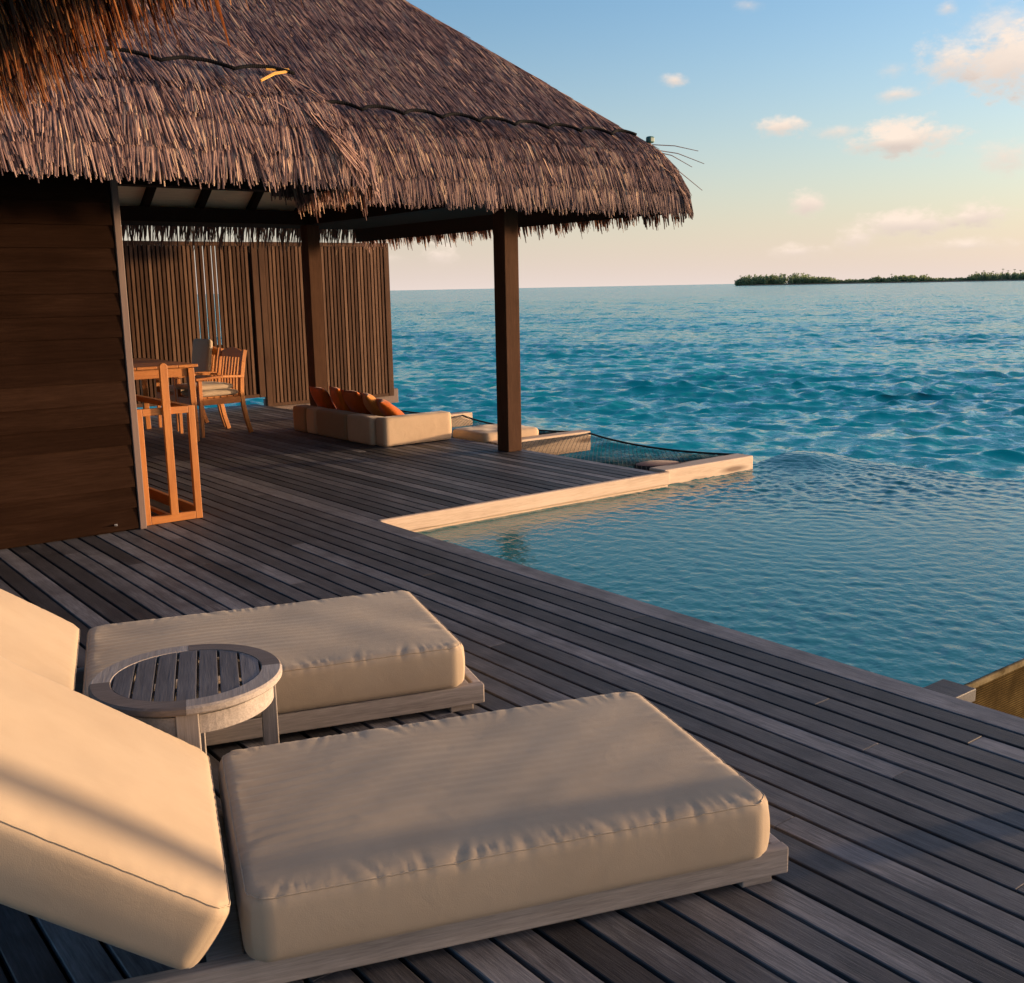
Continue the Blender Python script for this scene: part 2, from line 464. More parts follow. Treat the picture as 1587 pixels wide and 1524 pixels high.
def np_obj(name, V, Fq, mat, parent=None, smooth=False):
    """mesh from numpy vertices and quads"""
    me = bpy.data.meshes.new(name)
    V = np.asarray(V, np.float32); Fq = np.asarray(Fq, np.int32)
    me.vertices.add(len(V)); me.vertices.foreach_set('co', V.ravel())
    nf, k = Fq.shape
    me.loops.add(nf * k); me.loops.foreach_set('vertex_index', Fq.ravel())
    me.polygons.add(nf)
    me.polygons.foreach_set('loop_start', np.arange(0, nf * k, k, dtype=np.int32))
    if smooth:
        me.polygons.foreach_set('use_smooth', np.ones(nf, bool))
    me.update(calc_edges=True)
    me.validate()
    return link(name, me, mat, parent)

def thing(name, label, cat, loc=(0, 0, 0), rz=0.0, group=None):
    o = bpy.data.objects.new(name, None)
    o.empty_display_size = 0.1
    col.objects.link(o)
    o.location = loc; o.rotation_euler = (0, 0, rz)
    o['label'] = label; o['category'] = cat
    if group: o['group'] = group
    return o

def tag(o, label, cat, group=None):
    o['label'] = label; o['category'] = cat
    if group: o['group'] = group
    return o

def struct(o, kind='structure'):
    o['kind'] = kind
    return o

def copy_tree(o, parent=None):
    c = o.copy(); col.objects.link(c)
    c.parent = parent
    for ch in list(o.children):
        copy_tree(ch, c)
    return c

# ------------------------------------------------------------------ sea
SEA_Z = -1.35
def build_sea():
    az_f = np.radians(np.arange(-2, 78, 0.085))
    az_c = np.radians(np.arange(78, 358, 2.0))
    az = np.concatenate([az_f, az_c])
    rs = [3.0]
    while rs[-1] < 260:
        rs.append(rs[-1] * 1.0047 + 0.004)
    while rs[-1] < 50000:
        rs.append(rs[-1] * 1.25)
    rs = np.array(rs)
    Rg, A = np.meshgrid(rs, az, indexing='ij')
    X, Y = Rg * np.sin(A), Rg * np.cos(A)
    dr = np.gradient(rs)[:, None]
    Zz = np.zeros_like(X); DX = np.zeros_like(X); DY = np.zeros_like(X)
    g = np.random.default_rng(5)
    wind = R(232)
    for lam in np.geomspace(0.30, 2.6, 80):
        th = wind + g.normal(0, 0.55)
        k = 2 * math.pi / lam
        amp = 0.0098 * lam ** 0.72 * (0.6 + 0.8 * g.random())
        if lam > 0.9:
            amp *= (0.9 / lam) ** 0.9
        ph = g.random() * 6.28
        fade = np.clip((lam / (2.2 * dr) - 0.6), 0, 1)
        P = k * (X * math.cos(th) + Y * math.sin(th)) + ph
        Zz += fade * amp * np.cos(P)
        DX -= fade * amp * 1.15 * math.cos(th) * np.sin(P)
        DY -= fade * amp * 1.15 * math.sin(th) * np.sin(P)
    for lam in np.geomspace(2.6, 9.0, 16):
        th = wind + g.normal(0, 0.45)
        P = 2 * math.pi / lam * (X * math.cos(th) + Y * math.sin(th)) + g.random() * 6.28
        Zz += np.clip((lam / (2.2 * dr) - 0.6), 0, 1) * 0.0100 * (lam / 3) ** 0.5 * np.cos(P)
    grp = 0.75 + 0.4 * np.sin(X * 0.21 + Y * 0.09 + 1) * np.sin(Y * 0.17 - X * 0.06)
    V = np.stack([X + DX * grp, Y + DY * grp, SEA_Z + Zz * grp], -1).reshape(-1, 3)
    nr, na = X.shape
    i, j = np.meshgrid(np.arange(nr - 1), np.arange(na), indexing='ij')
    j2 = (j + 1) % na
    F = np.stack([i * na + j, (i + 1) * na + j, (i + 1) * na + j2, i * na + j2], -1).reshape(-1, 4)[:, ::-1]
    # close the middle under the deck
    V = np.vstack([V, [[0, 0, SEA_Z]]])
    o = np_obj('sea', V, F, G['sea'], smooth=True)
    return struct(o)
build_sea()

# ------------------------------------------------------------------ decks
EDGE_X = 3.635
mb = MB()
def board_run(x0, x1, ya, yb, seed):
    g = random.Random(seed)
    y = ya - g.random() * 2.5
    while y < yb:
        y2 = y + g.uniform(3.4, 6.5)
        a, b = max(y, ya), min(y2, yb)
        if b - a > 0.03:
            dz = g.uniform(-0.0010, 0.0010)
            mb.box(x0, x1, a + 0.0004, b - 0.0004, -0.024 + dz, dz)
        y = y2
x = 3.486
mb_edges = [(3.500, EDGE_X)]
PITCH_B = 0.106
k = 0
while x > -3.4:
    mb_edges.append((x - PITCH_B + 0.014, x))
    x -= PITCH_B
for i, (a, b) in enumerate(mb_edges):
    board_run(a, b, -2.2, 14.2, i)
x = EDGE_X + 0.010
i = 1000
while x < 6.40:
    b = min(x + PITCH_B - 0.0135, 6.44)
    board_run(x, b, 6.245, 14.2, i)
    x += PITCH_B; i += 1
deck = part('wooden_deck', mb, G['deck'], None, 0.0022, seg=1)
struct(deck)
mb = MB()
mb.box(-3.4, EDGE_X - 0.03, -2.1, 14.1, -0.16, -0.075)  # near-black sheet added so the gaps between boards look shaded
mb.box(EDGE_X - 0.029, 6.41, 6.27, 14.1, -0.158, -0.077)
for yy in np.arange(-2, 14, 2.0):
    mb.box(-3.3, EDGE_X - 0.05, yy, yy + 0.1, -0.30, -0.161)
for (px_, py_) in ((6.2, 7.0), (6.2, 10.2), (6.2, 13.6), (3.3, 0.4), (3.3, -1.6)):
    mb.box(px_ - 0.12, px_ + 0.12, py_ - 0.12, py_ + 0.12, -3.5, -0.162)
struct(part('deck_substructure', mb, G['void']))

# ------------------------------------------------------------------ pool
WZ = -0.125
def build_pool():
    x0, x1, y0, y1 = EDGE_X - 0.02, 8.72, 2.2055, 6.40
    st = 0.0165
    xs = np.arange(x0, x1 + st, st); ys = np.arange(y0, y1 + st, st)
    X, Y = np.meshgrid(xs, ys, indexing='ij')
    Z = np.zeros_like(X)
    g = np.random.default_rng(9)
    dc = np.hypot(X - 8.3, Y - 6.3)
    rough = 0.42 + 1.3 * np.exp(-((dc - 1.4) / 1.1) ** 2) + 0.55 * np.exp(-((X - 4.6) / 1.0) ** 2 - ((Y - 3.0) / 1.2) ** 2) - 0.35 * np.exp(-((X - 6.1) / 0.8) ** 2 - ((Y - 4.5) / 0.7) ** 2)
    for lam in np.geomspace(0.045, 0.26, 50):
        th = g.random() * 6.28 if lam < 0.12 else R(200) + g.normal(0, 0.9)
        Z += rough * 0.00026 * (lam / 0.1) ** 0.55 * np.cos(2 * math.pi / lam * (X * math.cos(th) + Y * math.sin(th)) + g.random() * 6.28)
    # rings spreading from the water inlet at the far corner and from mid pool
    for (cx, cy, lam, a, fall) in ((8.35, 6.3, 0.075, 0.0008, 2.4), (8.2, 6.2, 0.11, 0.0008, 3.2), (6.1, 4.4, 0.12, 0.0009, 1.3), (8.9, 2.0, 0.10, 0.0012, 2.0)):
        d = np.hypot(X - cx, Y - cy)
        wob = 0.25 * np.sin(np.arctan2(Y - cy, X - cx) * 17 + d * 2)
        Z += a * np.cos(2 * math.pi * d / lam + wob) * np.exp(-(d / fall) ** 2)
    d = np.hypot(X - 8.36, Y - 6.30)
    Z += 0.075 * np.exp(-(d / 0.42) ** 2)
    an = np.arctan2(Y - 6.3, X - 8.35)
    env = np.exp(-((d - 1.5) / 1.0) ** 2)
    for kk in np.linspace(14, 95, 34):
        Z += 0.0046 / kk ** 0.5 * np.sin(an * kk + g.random() * 6.28 + d * g.normal(0, 9)) * env
    V = np.stack([X, Y, WZ + Z], -1).reshape(-1, 3)
    nx, ny = X.shape
    i, j = np.meshgrid(np.arange(nx - 1), np.arange(ny - 1), indexing='ij')
    F = np.stack([i * ny + j, (i + 1) * ny + j, (i + 1) * ny + j + 1, i * ny + j + 1], -1).reshape(-1, 4)
    return struct(np_obj('pool_water', V, F, G['pool'], smooth=True))
build_pool()
pool = thing('infinity_pool', 'infinity pool with a gold ribbed tile outer wall beside the grey deck', 'pool', (6.2, 4.3, -2.6))
mb = MB()
mb.box(EDGE_X - 0.02, 8.76, 2.205, 2.40, -2.6, WZ - 0.016)
mb.box(8.56, 8.755, 2.401, 6.45, -2.6, WZ - 0.017)
mb.box(EDGE_X - 0.02, 8.559, 6.251, 6.449, -2.6, WZ - 0.018)
part('tiled_wall', mb, G['tile'], pool, 0.004, world=True)
mb = MB()
mb.box(EDGE_X - 0.02, 8.76, 2.186, 2.2045, WZ - 0.026, WZ + 0.003)
part('overflow_lip', mb, G['lip'], pool, 0.006, world=True)
mb = MB()
mb.box(EDGE_X - 0.018, 8.55, 2.41, 6.24, -1.4, -1.3)
part('basin_floor', mb, G['tile'], pool, world=True)
mb = MB().box(3.645, 3.835, 2.02, 2.16, -0.075, -0.022)
tag(part('deck_ledge', mb, G['deck'], None, 0.004), 'short grey plank stub jutting from the deck edge by the gold tile wall', 'plank')

# pale beam along the pool and net frames
mb = MB().box(EDGE_X + 0.004, 6.475, 6.195, 6.243, -0.108, 0.004).box(EDGE_X + 0.004, 6.470, 6.215, 6.242, -0.158, -0.109)
tag(part('edge_beam', mb, G['beam'], None, 0.012, seg=3), 'long pale beam edging the deck along the pool, with dark knots', 'beam')
mb = MB().box(6.478, 7.63, 6.262, 6.455, -0.135, 0.006)
tag(part('frame_beam', mb, G['beam'], None, 0.012, seg=3), 'thick pale beam reaching over the water at the pool end of the net', 'beam', 'net frame beams')
mb = MB().box(6.46, 7.74, 8.60, 8.76, -0.21, 0.004)
tag(part('frame_beam', mb, G['beam'], None, 0.010, seg=3), 'pale beam between the two nets, just behind the front post', 'beam', 'net frame beams')
mb = MB().box(6.46, 7.88, 11.0, 11.16, -0.16, 0.006)
tag(part('frame_beam', mb, G['beam'], None, 0.010, seg=3), 'farthest pale net beam, its tip showing right of the low sofa', 'beam', 'net frame beams')
mb = MB().box(6.46, 8.62, 13.975, 14.11, -0.14, 0.075)
tag(part('frame_beam', mb, G['trim'], None, 0.006), 'dark beam end at the foot of the slatted screen behind the pillows', 'beam', 'net frame beams')

def net(x0, x1, y0, y1, sag, label, cell=0.058, edge_in=0.10):
    t_ = thing('hammock_net', label, 'net', ((x0 + x1) / 2, (y0 + y1) / 2, -0.1), 0, 'hammock nets over the sea')
    def P(x, y):
        u_ = (x - x0) / (x1 - x0); v_ = (y - y0) / (y1 - y0)
        e = 4 * v_ * (1 - v_)
        xx = x0 + (x1 - edge_in * e - x0) * u_
        return (xx, y, -0.02 - sag * e * (0.35 + 0.65 * math.sin(math.pi * min(1, u_ * 0.75 + 0.1))))
    mb = MB()
    W, H = x1 - x0, y1 - y0
    n = int((W + H) / cell)
    for s_ in (1, -1):
        for q in range(n):
            c = q * cell
            pts = []
            m_ = 26
            for kk in range(m_ + 1):
                yy = H * kk / m_
                xx = c - yy if s_ == 1 else c - H + yy
                if -1e-6 <= xx <= W:
                    pts.append(P(x0 + xx, y0 + yy))
            if len(pts) > 1:
                mb.tube(pts, 0.0023, 3)
    part('mesh', mb, G['net'], t_, world=True)
    for xr_, rad_ in ((x1, 0.011), (x0 + 0.01, 0.009)):
        mb = MB().tube([P(xr_, y0 + (y1 - y0) * i / 30) for i in range(31)], rad_, 6)
        part('edge_rope', mb, G['net'], t_, smooth=True, world=True)
    return t_
net(6.45, 7.72, 6.46, 8.60, 0.055, 'black rope net slung between the pool end beam and the middle beam')
net(6.45, 7.72, 8.765, 11.0, 0.06, 'black rope net behind the front post, carrying the cream mat')
net(6.45, 7.80, 11.165, 13.40, 0.08, 'farthest black rope net beyond the low sofa')

# ------------------------------------------------------------------ soft cushions
def sines(P, seed, lam0, lam1, n=14, sx=1.0, sy=1.0):
    g = np.random.default_rng(seed)
    out = np.zeros(len(P))
    for lam in np.geomspace(lam0, lam1, n):
        d = g.normal(size=3); d /= np.linalg.norm(d)
        d = d * [sx, sy, 1]
        out += np.sin(2 * math.pi / lam * (P @ d) + g.random() * 6.28)
    return out / math.sqrt(n)

def cushion(name, L, W, H, r, mat, parent, st=0.0105, puff=0.02, pucker=0.0027, lump=0.004, seed=1, end_wr=0.0, piping=True, loc=(0, 0, 0), rot=(0, 0, 0), pmat=None, bulge=0.008):
    """box cushion centred in XY, z 0..H, rounded, puffed, gathered along its seams"""
    bm = bmesh.new()
    nx, ny, nz_ = max(4, int(L / st)), max(4, int(W / st)), max(3, int(H / st))
    vd = {}
    def vert(i, j, k):
        key = (i, j, k)
        if key not in vd:
            vd[key] = bm.verts.new((i / nx * L - L / 2, j / ny * W - W / 2, k / nz_ * H))
        return vd[key]
    for i in range(nx):
        for j in range(ny):
            for k in (0, nz_):
                bm.faces.new([vert(i, j, k), vert(i + 1, j, k), vert(i + 1, j + 1, k), vert(i, j + 1, k)])
    for i in range(nx):
        for k in range(nz_):
            for j in (0, ny):
                bm.faces.new([vert(i, j, k), vert(i + 1, j, k), vert(i + 1, j, k + 1), vert(i, j, k + 1)])
    for j in range(ny):
        for k in range(nz_):
            for i in (0, nx):
                bm.faces.new([vert(i, j, k), vert(i, j + 1, k), vert(i, j + 1, k + 1), vert(i, j, k + 1)])
    bmesh.ops.recalc_face_normals(bm, faces=bm.faces)
    me = bpy.data.meshes.new(name)
    bm.to_mesh(me); bm.free()
    n = len(me.vertices)
    P = np.empty(n * 3, np.float32); me.vertices.foreach_get('co', P); P = P.reshape(-1, 3).astype(float)
    B = P.copy()
    hl = np.array([L / 2, W / 2, H / 2]); ctr = np.array([0, 0, H / 2])
    # generous radius at the upright corners, tight along the seams
    q = P - ctr
    rc = r * 2.2
    core = np.clip(q[:, :2], -(hl[:2] - rc), hl[:2] - rc)
    d2 = q[:, :2] - core
    lim = np.abs(d2).max(1, keepdims=True); ln = np.linalg.norm(d2, axis=1, keepdims=True)
    q[:, :2] = core + d2 * np.where(ln > 1e-9, lim / np.maximum(ln, 1e-9), 1)
    # round the horizontal seams
    dxy = np.minimum(hl[0] - np.abs(B[:, 0]), hl[1] - np.abs(B[:, 1]))
    dz_ = hl[2] - np.abs(q[:, 2])
    a = np.clip(1 - dxy / r, 0, 1); b_ = np.clip(1 - dz_ / r, 0, 1)
    m_ = np.hypot(a, b_); mm = np.maximum(a, b_)
    s_ = np.where(m_ > 1e-9, mm / np.maximum(m_, 1e-9), 1)
    shrink = (1 - s_)
    sg = np.sign(q)
    q[:, 2] -= sg[:, 2] * shrink * b_ * r
    inw = np.zeros_like(q)
    inw[:, 0] = np.where(hl[0] - np.abs(B[:, 0]) <= r, -np.sign(B[:, 0]), 0)
    inw[:, 1] = np.where(hl[1] - np.abs(B[:, 1]) <= r, -np.sign(B[:, 1]), 0)
    q += inw * (shrink * a * r)[:, None]
    # puff of the filling
    un, vn = B[:, 0] / hl[0], B[:, 1] / hl[1]
    crown = np.clip(1 - np.abs(un) ** 4, 0, 1) * np.clip(1 - np.abs(vn) ** 3, 0, 1)
    topw = np.clip((q[:, 2]) / hl[2], 0, 1)
    q[:, 2] += puff * crown * topw
    side = np.clip(1 - (q[:, 2] / hl[2]) ** 2, 0, 1)
    q[:, 1] += np.sign(B[:, 1]) * (np.abs(vn) > 0.98) * bulge * side
    q[:, 0] += np.sign(B[:, 0]) * (np.abs(un) > 0.98) * bulge * side
    # lumps, and small gathers along the top seam
    q[:, 2] += lump * sines(B, seed, 0.16, 0.6, 12) * topw * np.clip(dxy / 0.05, 0.15, 1)
    nrm = np.zeros_like(q); nrm[:, 2] = topw
    e = np.exp(-(np.minimum(dxy, 1) / 0.062) ** 2) * np.exp(-((H / 2 - q[:, 2]) / 0.05) ** 2)
    along = np.where((hl[1] - np.abs(B[:, 1])) < (hl[0] - np.abs(B[:, 0])), B[:, 0], B[:, 1])
    warp = along + 0.018 * np.sin(along * 31 + seed) + 0.3 * dxy * np.sin(along * 13)
    cr1 = (1 - np.abs(np.sin(math.pi * warp / 0.047))) ** 2
    cr2 = (1 - np.abs(np.sin(math.pi * warp / 0.031 + 0.7))) ** 2
    mod = np.clip(0.5 + 0.6 * np.sin(along * 9 + seed) + 0.4 * np.sin(along * 23 + 2 * seed), 0, 1.3)
    gat = 0.6 - 1.5 * cr1 * mod - 0.8 * cr2 * (1.2 - mod)
    q[:, 2] += pucker * gat * e
    q[:, :2] += (np.sign(B[:, :2]) * (np.abs(np.stack([un, vn], 1)) > 0.97)) * (lump * 0.35 * sines(B, seed + 3, 0.35, 0.9, 8))[:, None]
    if end_wr:
        wr = np.sin(2 * math.pi * (B[:, 1] + 0.012 * np.sin(B[:, 0] * 7)) / 0.040 + 1.2 * np.sin(B[:, 1] * 23)) * np.exp(-np.clip(B[:, 0] + L / 2, 0, 9) / 0.45)
        wr *= np.exp(-(B[:, 1] / (W * 0.36)) ** 4)
        q[:, 2] += end_wr * wr * topw * np.clip(dxy / 0.03, 0, 1)
    P = q + ctr
    me.vertices.foreach_set('co', P.astype(np.float32).ravel())
    me.polygons.foreach_set('use_smooth', [True] * len(me.polygons))
    me.update()
    o = link(name, me, mat, parent)
    o.location = loc; o.rotation_euler = rot
    if piping:
        # the sewn welt follows the gathered top edge
        key = {}
        sel = np.where((np.abs(B[:, 2] - H) < 1e-6) & ((np.abs(np.abs(un) - 1) < 1e-5) | (np.abs(np.abs(vn) - 1) < 1e-5)))[0]
        an = np.arctan2(B[sel, 1] / W, B[sel, 0] / L)
        sel = sel[np.argsort(an)]
        out = P[sel].copy()
        out[:, 2] += 0.0005
        mb = MB().tube([tuple(v) for v in out], 0.0022, 5, closed=True)
        part('piping', mb, pmat or mat, o, smooth=True)
    return o

def make_lounger(loc, rz, label, seed, frame_half, left_leg=True):
    t_ = thing('sun_lounger', label, 'sun lounger', (loc[0], loc[1], 0), rz, 'cream sun loungers on the deck')
    fh = frame_half
    # low frame: two rails, end board, slats
    mb = MB()
    mb.box(-0.62, 1.49, -fh, -fh + 0.035, 0.026, 0.100)
    mb.box(-0.62, 1.49, fh - 0.035, fh, 0.026, 0.100)
    mb.box(1.455, 1.4885, -fh + 0.0355, fh - 0.0355, 0.027, 0.098)
    for i in range(14):
        xa = 0.02 + i * 0.103
        mb.box(xa, xa + 0.082, -fh + 0.036, fh - 0.036, 0.073, 0.0985)
    fr = part('frame', mb, G['grey_x'], t_, 0.005)
    for sx in (-0.50, 1.36):
        for sy in (-1, 1):
            mb = MB().box(sx, sx + 0.09, sy * (fh - 0.045) - 0.03, sy * (fh - 0.045) + 0.03, 0.0, 0.0255)
            part('foot', mb, G['grey_x'], fr, 0.004)
    cushion('seat_cushion', 1.315, 0.825, 0.165, 0.026, G['canvas'], t_, puff=0.007, lump=0.0013, seed=seed, end_wr=0.0030, loc=(0.7625, 0, 0.100))
    ang = R(35)
    Lb = 0.86
    # the back cushion leans towards -x; its face starts at the hinge
    hx, hz = 0.085, 0.262
    th = 0.165
    cxl, czl = hx - math.cos(ang) * Lb / 2 - math.sin(ang) * th, hz + math.sin(ang) * Lb / 2 - math.cos(ang) * th
    bc_ = cushion('back_cushion', Lb, 0.86, th, 0.024, G['canvas'], t_, puff=0.010, lump=0.0016, seed=seed + 7, loc=(cxl, -0.012, czl), rot=(0, ang, 0), pucker=0.0015)
    # slatted back frame under the cushion and its prop
    mb = MB()
    o_ = Vector((hx - math.sin(ang) * (th + 0.004), 0, hz - math.cos(ang) * (th + 0.004)))
    dv = Vector((-math.cos(ang), 0, math.sin(ang)))
    nv_ = Vector((math.sin(ang), 0, math.cos(ang)))
    for sy in (-0.30, 0.30):
        mb.bar(o_ + Vector((0, sy, 0)) - nv_ * 0.02, o_ + dv * Lb * 0.97 + Vector((0, sy, 0)) - nv_ * 0.02, 0.045, 0.034, upv=nv_)
    for i in range(7):
        c = o_ + dv * (0.06 + i * 0.125) - nv_ * 0.002
        mb.bar(c + Vector((0, -0.32, 0)), c + Vector((0, 0.32, 0)), 0.07, 0.003, upv=nv_)
    part('back_frame', mb, G['grey_x'], t_, 0.003)
    for sy in (-0.345, 0.345):
        a = o_ + dv * 0.52 - nv_ * 0.03
        mb = MB().bar((a.x, sy, a.z), (-0.55, sy, 0.09), 0.03, 0.05, upv=(1, 0, 0))
        part('prop', mb, G['grey_z'], t_, 0.004)
    return t_
make_lounger((0.8384, 2.4347), R(-19), 'nearest cream sun lounger, large in the foreground, with a shadow stripe across it', 3, 0.375)
make_lounger((0.915, 3.893), R(-17.6), 'cream sun lounger farther back, behind the round slatted side table', 21, 0.402)

# ------------------------------------------------------------------ round side table
def side_table():
    t_ = thing('side_table', 'small round weathered teak side table with slatted top between the loungers', 'table', (1.108, 3.092, 0), R(68))
    ro, ri, zt = 0.286, 0.222, 0.402
    for q in range(4):
        mb = MB()
        n = 20
        vs, fs = [], []
        for i in range(n + 1):
            an = q * math.pi / 2 + (math.pi / 2) * i / n
            an += 0.0012 if i == 0 else (-0.0012 if i == n else 0)
            c, s_ = math.cos(an), math.sin(an)
            for rr, z in ((ri, zt - 0.026), (ro - 0.004, zt - 0.026), (ro, zt - 0.021), (ro, zt - 0.006), (ro - 0.006, zt), (ri + 0.003, zt), (ri, zt - 0.004)):
                vs.append((rr * c, rr * s_, z))
        for i in range(n):
            for k in range(7):
                l = (k + 1) % 7
                fs.append((i * 7 + k, (i + 1) * 7 + k, (i + 1) * 7 + l, i * 7 + l))
        fs += [tuple(range(7)), tuple(n * 7 + k for k in range(6, -1, -1))]
        mb.add(vs, fs)
        part('rim_segment', mb, G['rim_dark'] if q % 2 else G['grey_x'], t_)
    w = 0.0625
    for i in range(7):
        y0 = -0.2185 + i * w + 0.0035; y1 = y0 + w - 0.007
        mb = MB()
        pts = []
        xs0 = [math.sqrt(max(0, 0.2235 ** 2 - yy ** 2)) for yy in np.linspace(y0, y1, 6)]
        yy = np.linspace(y0, y1, 6)
        poly = [(x_, y_) for x_, y_ in zip(xs0, yy)] + [(-x_, y_) for x_, y_ in reversed(list(zip(xs0, yy)))]
        n = len(poly)
        mb.add([(x_, y_, zt - 0.022) for x_, y_ in poly] + [(x_, y_, zt - 0.0012) for x_, y_ in poly],
               [tuple(range(n - 1, -1, -1)), tuple(range(n, 2 * n))] + [(k, (k + 1) % n, (k + 1) % n + n, k + n) for k in range(n)])
        part('top_slat', mb, G['grey_slat_x'], t_, 0.002)
    # curved apron in four pieces and four square legs
    for q in range(4):
        mb = MB()
        n = 14
        vs, fs = [], []
        for i in range(n + 1):
            an = q * math.pi / 2 + 0.13 + (math.pi / 2 - 0.26) * i / n
            c, s_ = math.cos(an), math.sin(an)
            for rr, z in ((0.236, zt - 0.096), (0.256, zt - 0.096), (0.256, zt - 0.040), (0.236, zt - 0.040)):
                vs.append((rr * c, rr * s_, z))
        for i in range(n):
            for k in range(4):
                l = (k + 1) % 4
                fs.append((i * 4 + k, (i + 1) * 4 + k, (i + 1) * 4 + l, i * 4 + l))
        fs += [(0, 1, 2, 3), tuple(n * 4 + k for k in (3, 2, 1, 0))]
        mb.add(vs, fs)
        part('apron', mb, G['grey_x'], t_)
        an = q * math.pi / 2
        Mz = Matrix.Rotation(an, 4, 'Z')
        mb = MB().box(0.214, 0.262, -0.032, 0.032, 0.0, zt - 0.030, Mz)
        part('leg', mb, G['grey_z'], t_, 0.003)
    mb = MB()
    for q in range(2):
        mb.box(-0.217, 0.217, -0.018, 0.018, zt - 0.075 + q * 0.0125, zt - 0.063 + q * 0.0125, Matrix.Rotation(q * math.pi / 2, 4, 'Z'))
    part('cross_brace', mb, G['grey_x'], t_)
G['rim_dark'] = wood('browner_teak_rim', [(0.15, (0.06, 0.048, 0.042)), (0.5, (0.14, 0.115, 0.10)), (0.85, (0.24, 0.20, 0.175))], 'Y', 1.0, 0.7, 0.2, 0.35)
G['grey_slat_x'] = wood('silver_teak_top_slat', slat_stops, 'X', 1.0, 0.7, 0.35, 0.4)
side_table()

# ------------------------------------------------------------------ thatch
def make_straws(prof, rows, ext, place, spacing, length, width, seed, jit=0.10, lift=0.03, fan=0.0, tuft=0.0, tper=0.5, lo=None, hi=None, ajit=0.035, clumpk=1.0):
    """prof(a)->(inset,z); rows: tip arcs; ext(k)->(t0,t1); place(t,k,z)->xyz arrays. Returns verts and quads."""
    g = np.random.default_rng(seed)
    Vs, Fs = [], []
    base = 0
    for a0 in rows:
        k0, z0 = prof(np.array([a0]))
        t0, t1 = ext(float(max(k0[0], 0)))
        if t1 - t0 < 0.02:
            continue
        n = int((t1 - t0) / spacing)
        tt = t0 + (np.arange(n) + g.random(n)) * (t1 - t0) / n
        aa = a0 + g.normal(0, ajit, n)
        LL = length * (0.75 + 0.5 * g.random(n))
        sl = g.normal(0, jit, n) + fan
        clump = 0.05 * np.sin(tt * 19 + a0 * 9) + 0.03 * np.sin(tt * 47 + a0 * 23)
        clump = clump * clumpk
        aa = aa + clump * 0.5
        sl = sl + clump * 1.2
        sl = sl + tuft * np.sin(2 * math.pi * tt / tper) * np.clip(1.2 - a0, 0, 1)
        ww = width * (0.6 + 0.8 * g.random(n))
        rings = []
        tipoff = lift * (0.3 + 1.0 * g.random(n))
        for u_, off, wf in ((1.0, -0.012, 0.8), (0.5, None, 1.0), (0.0, None, 0.35)):
            a = aa + LL * u_
            k, z = prof(a)
            k2, z2 = prof(a + 0.02)
            tk, tz = k2 - k, z2 - z
            ln = np.hypot(tk, tz) + 1e-9
            nk, nz2 = -tz / ln, tk / ln          # outward normal in (inset,z): outward is -inset
            of = off if off is not None else (tipoff * (1 - u_))
            kk = k + nk * of; zz = z + nz2 * of
            t_ = tt + sl * LL * (1 - u_)
            if hi is not None:
                t_ = np.minimum(t_, hi - np.maximum(kk, 0) - 0.012)
            if lo is not None:
                t_ = np.maximum(t_, lo + np.maximum(kk, 0) + 0.012)
            hw = ww * wf / 2
            rl = g.normal(0, 0.5, n) if u_ == 1.0 else rl
            for sgn, rdg in ((-1, 0), (0, 1), (1, 0)):
                o_ = hw * (sgn * rl * 0.5 + rdg * 0.9)
                rings.append(place(t_ + sgn * hw, kk + nk * o_, zz + nz2 * o_))
        V = np.stack(rings, 1)            # n,9,3
        Vs.append(V.reshape(-1, 3))
        idx = base + np.arange(n)[:, None] * 9
        q = np.array([[0, 1, 4, 3], [1, 2, 5, 4], [3, 4, 7, 6], [4, 5, 8, 7]])
        Fs.append((idx[:, None, :] + q[None]).reshape(-1, 4))
        base += n * 9
    return np.vstack(Vs), np.vstack(Fs)

def profile(pts, slope):
    """piecewise profile of (inset,z) by arc length from the tip, then straight slope"""
    pts = np.array(pts, float)
    s = np.concatenate([[0], np.cumsum(np.hypot(*np.diff(pts, axis=0).T))])
    c = 1 / math.hypot(1, slope)
    d0 = (pts[1] - pts[0]) / s[1]
    def f(a):
        a = np.asarray(a, float)
        k = np.interp(a, s, pts[:, 0]); z = np.interp(a, s, pts[:, 1])
        over = np.maximum(a - s[-1], 0)
        und = np.minimum(a, 0)
        return k + over * c + und * d0[0], z + over * c * slope + und * d0[1]
    return f, s

def strip(prof, arcs, ext, place, drop):
    """solid bed under the straws: a quad strip"""
    Vs, F = [], []
    for a in arcs:
        k, z = prof(np.array([a]))
        k2, z2 = prof(np.array([a + 0.02]))
        tk, tz = (k2 - k)[0], (z2 - z)[0]
        ln = math.hypot(tk, tz)
        kk = k[0] + tz / ln * drop; zz = z[0] - tk / ln * drop
        t0, t1 = ext(max(float(k[0]), 0))
        t1 = max(t1, t0 + 0.001)
        nseg = 12
        ts = np.linspace(t0, t1, nseg + 1)
        Vs.append(place(ts, np.full(nseg + 1, kk), np.full(nseg + 1, zz)))
    V = np.vstack(Vs)
    m_ = 13
    for i in range(len(arcs) - 1):
        for j in range(12):
            F.append((i * m_ + j, i * m_ + j + 1, (i + 1) * m_ + j + 1, (i + 1) * m_ + j))
    return V, np.array(F)

def merge(parts_):
    Vs, Fs, b = [], [], 0
    for V, F in parts_:
        Vs.append(V); Fs.append(F + b); b += len(V)
    return np.vstack(Vs), np.vstack(Fs)

def face_front(y0):
    return lambda t, k, z: np.stack([t, y0 + k, z], -1)
def face_back(y1):
    return lambda t, k, z: np.stack([t, y1 - k, z], -1)
def face_right(x1):
    return lambda t, k, z: np.stack([x1 - k, t, z], -1)

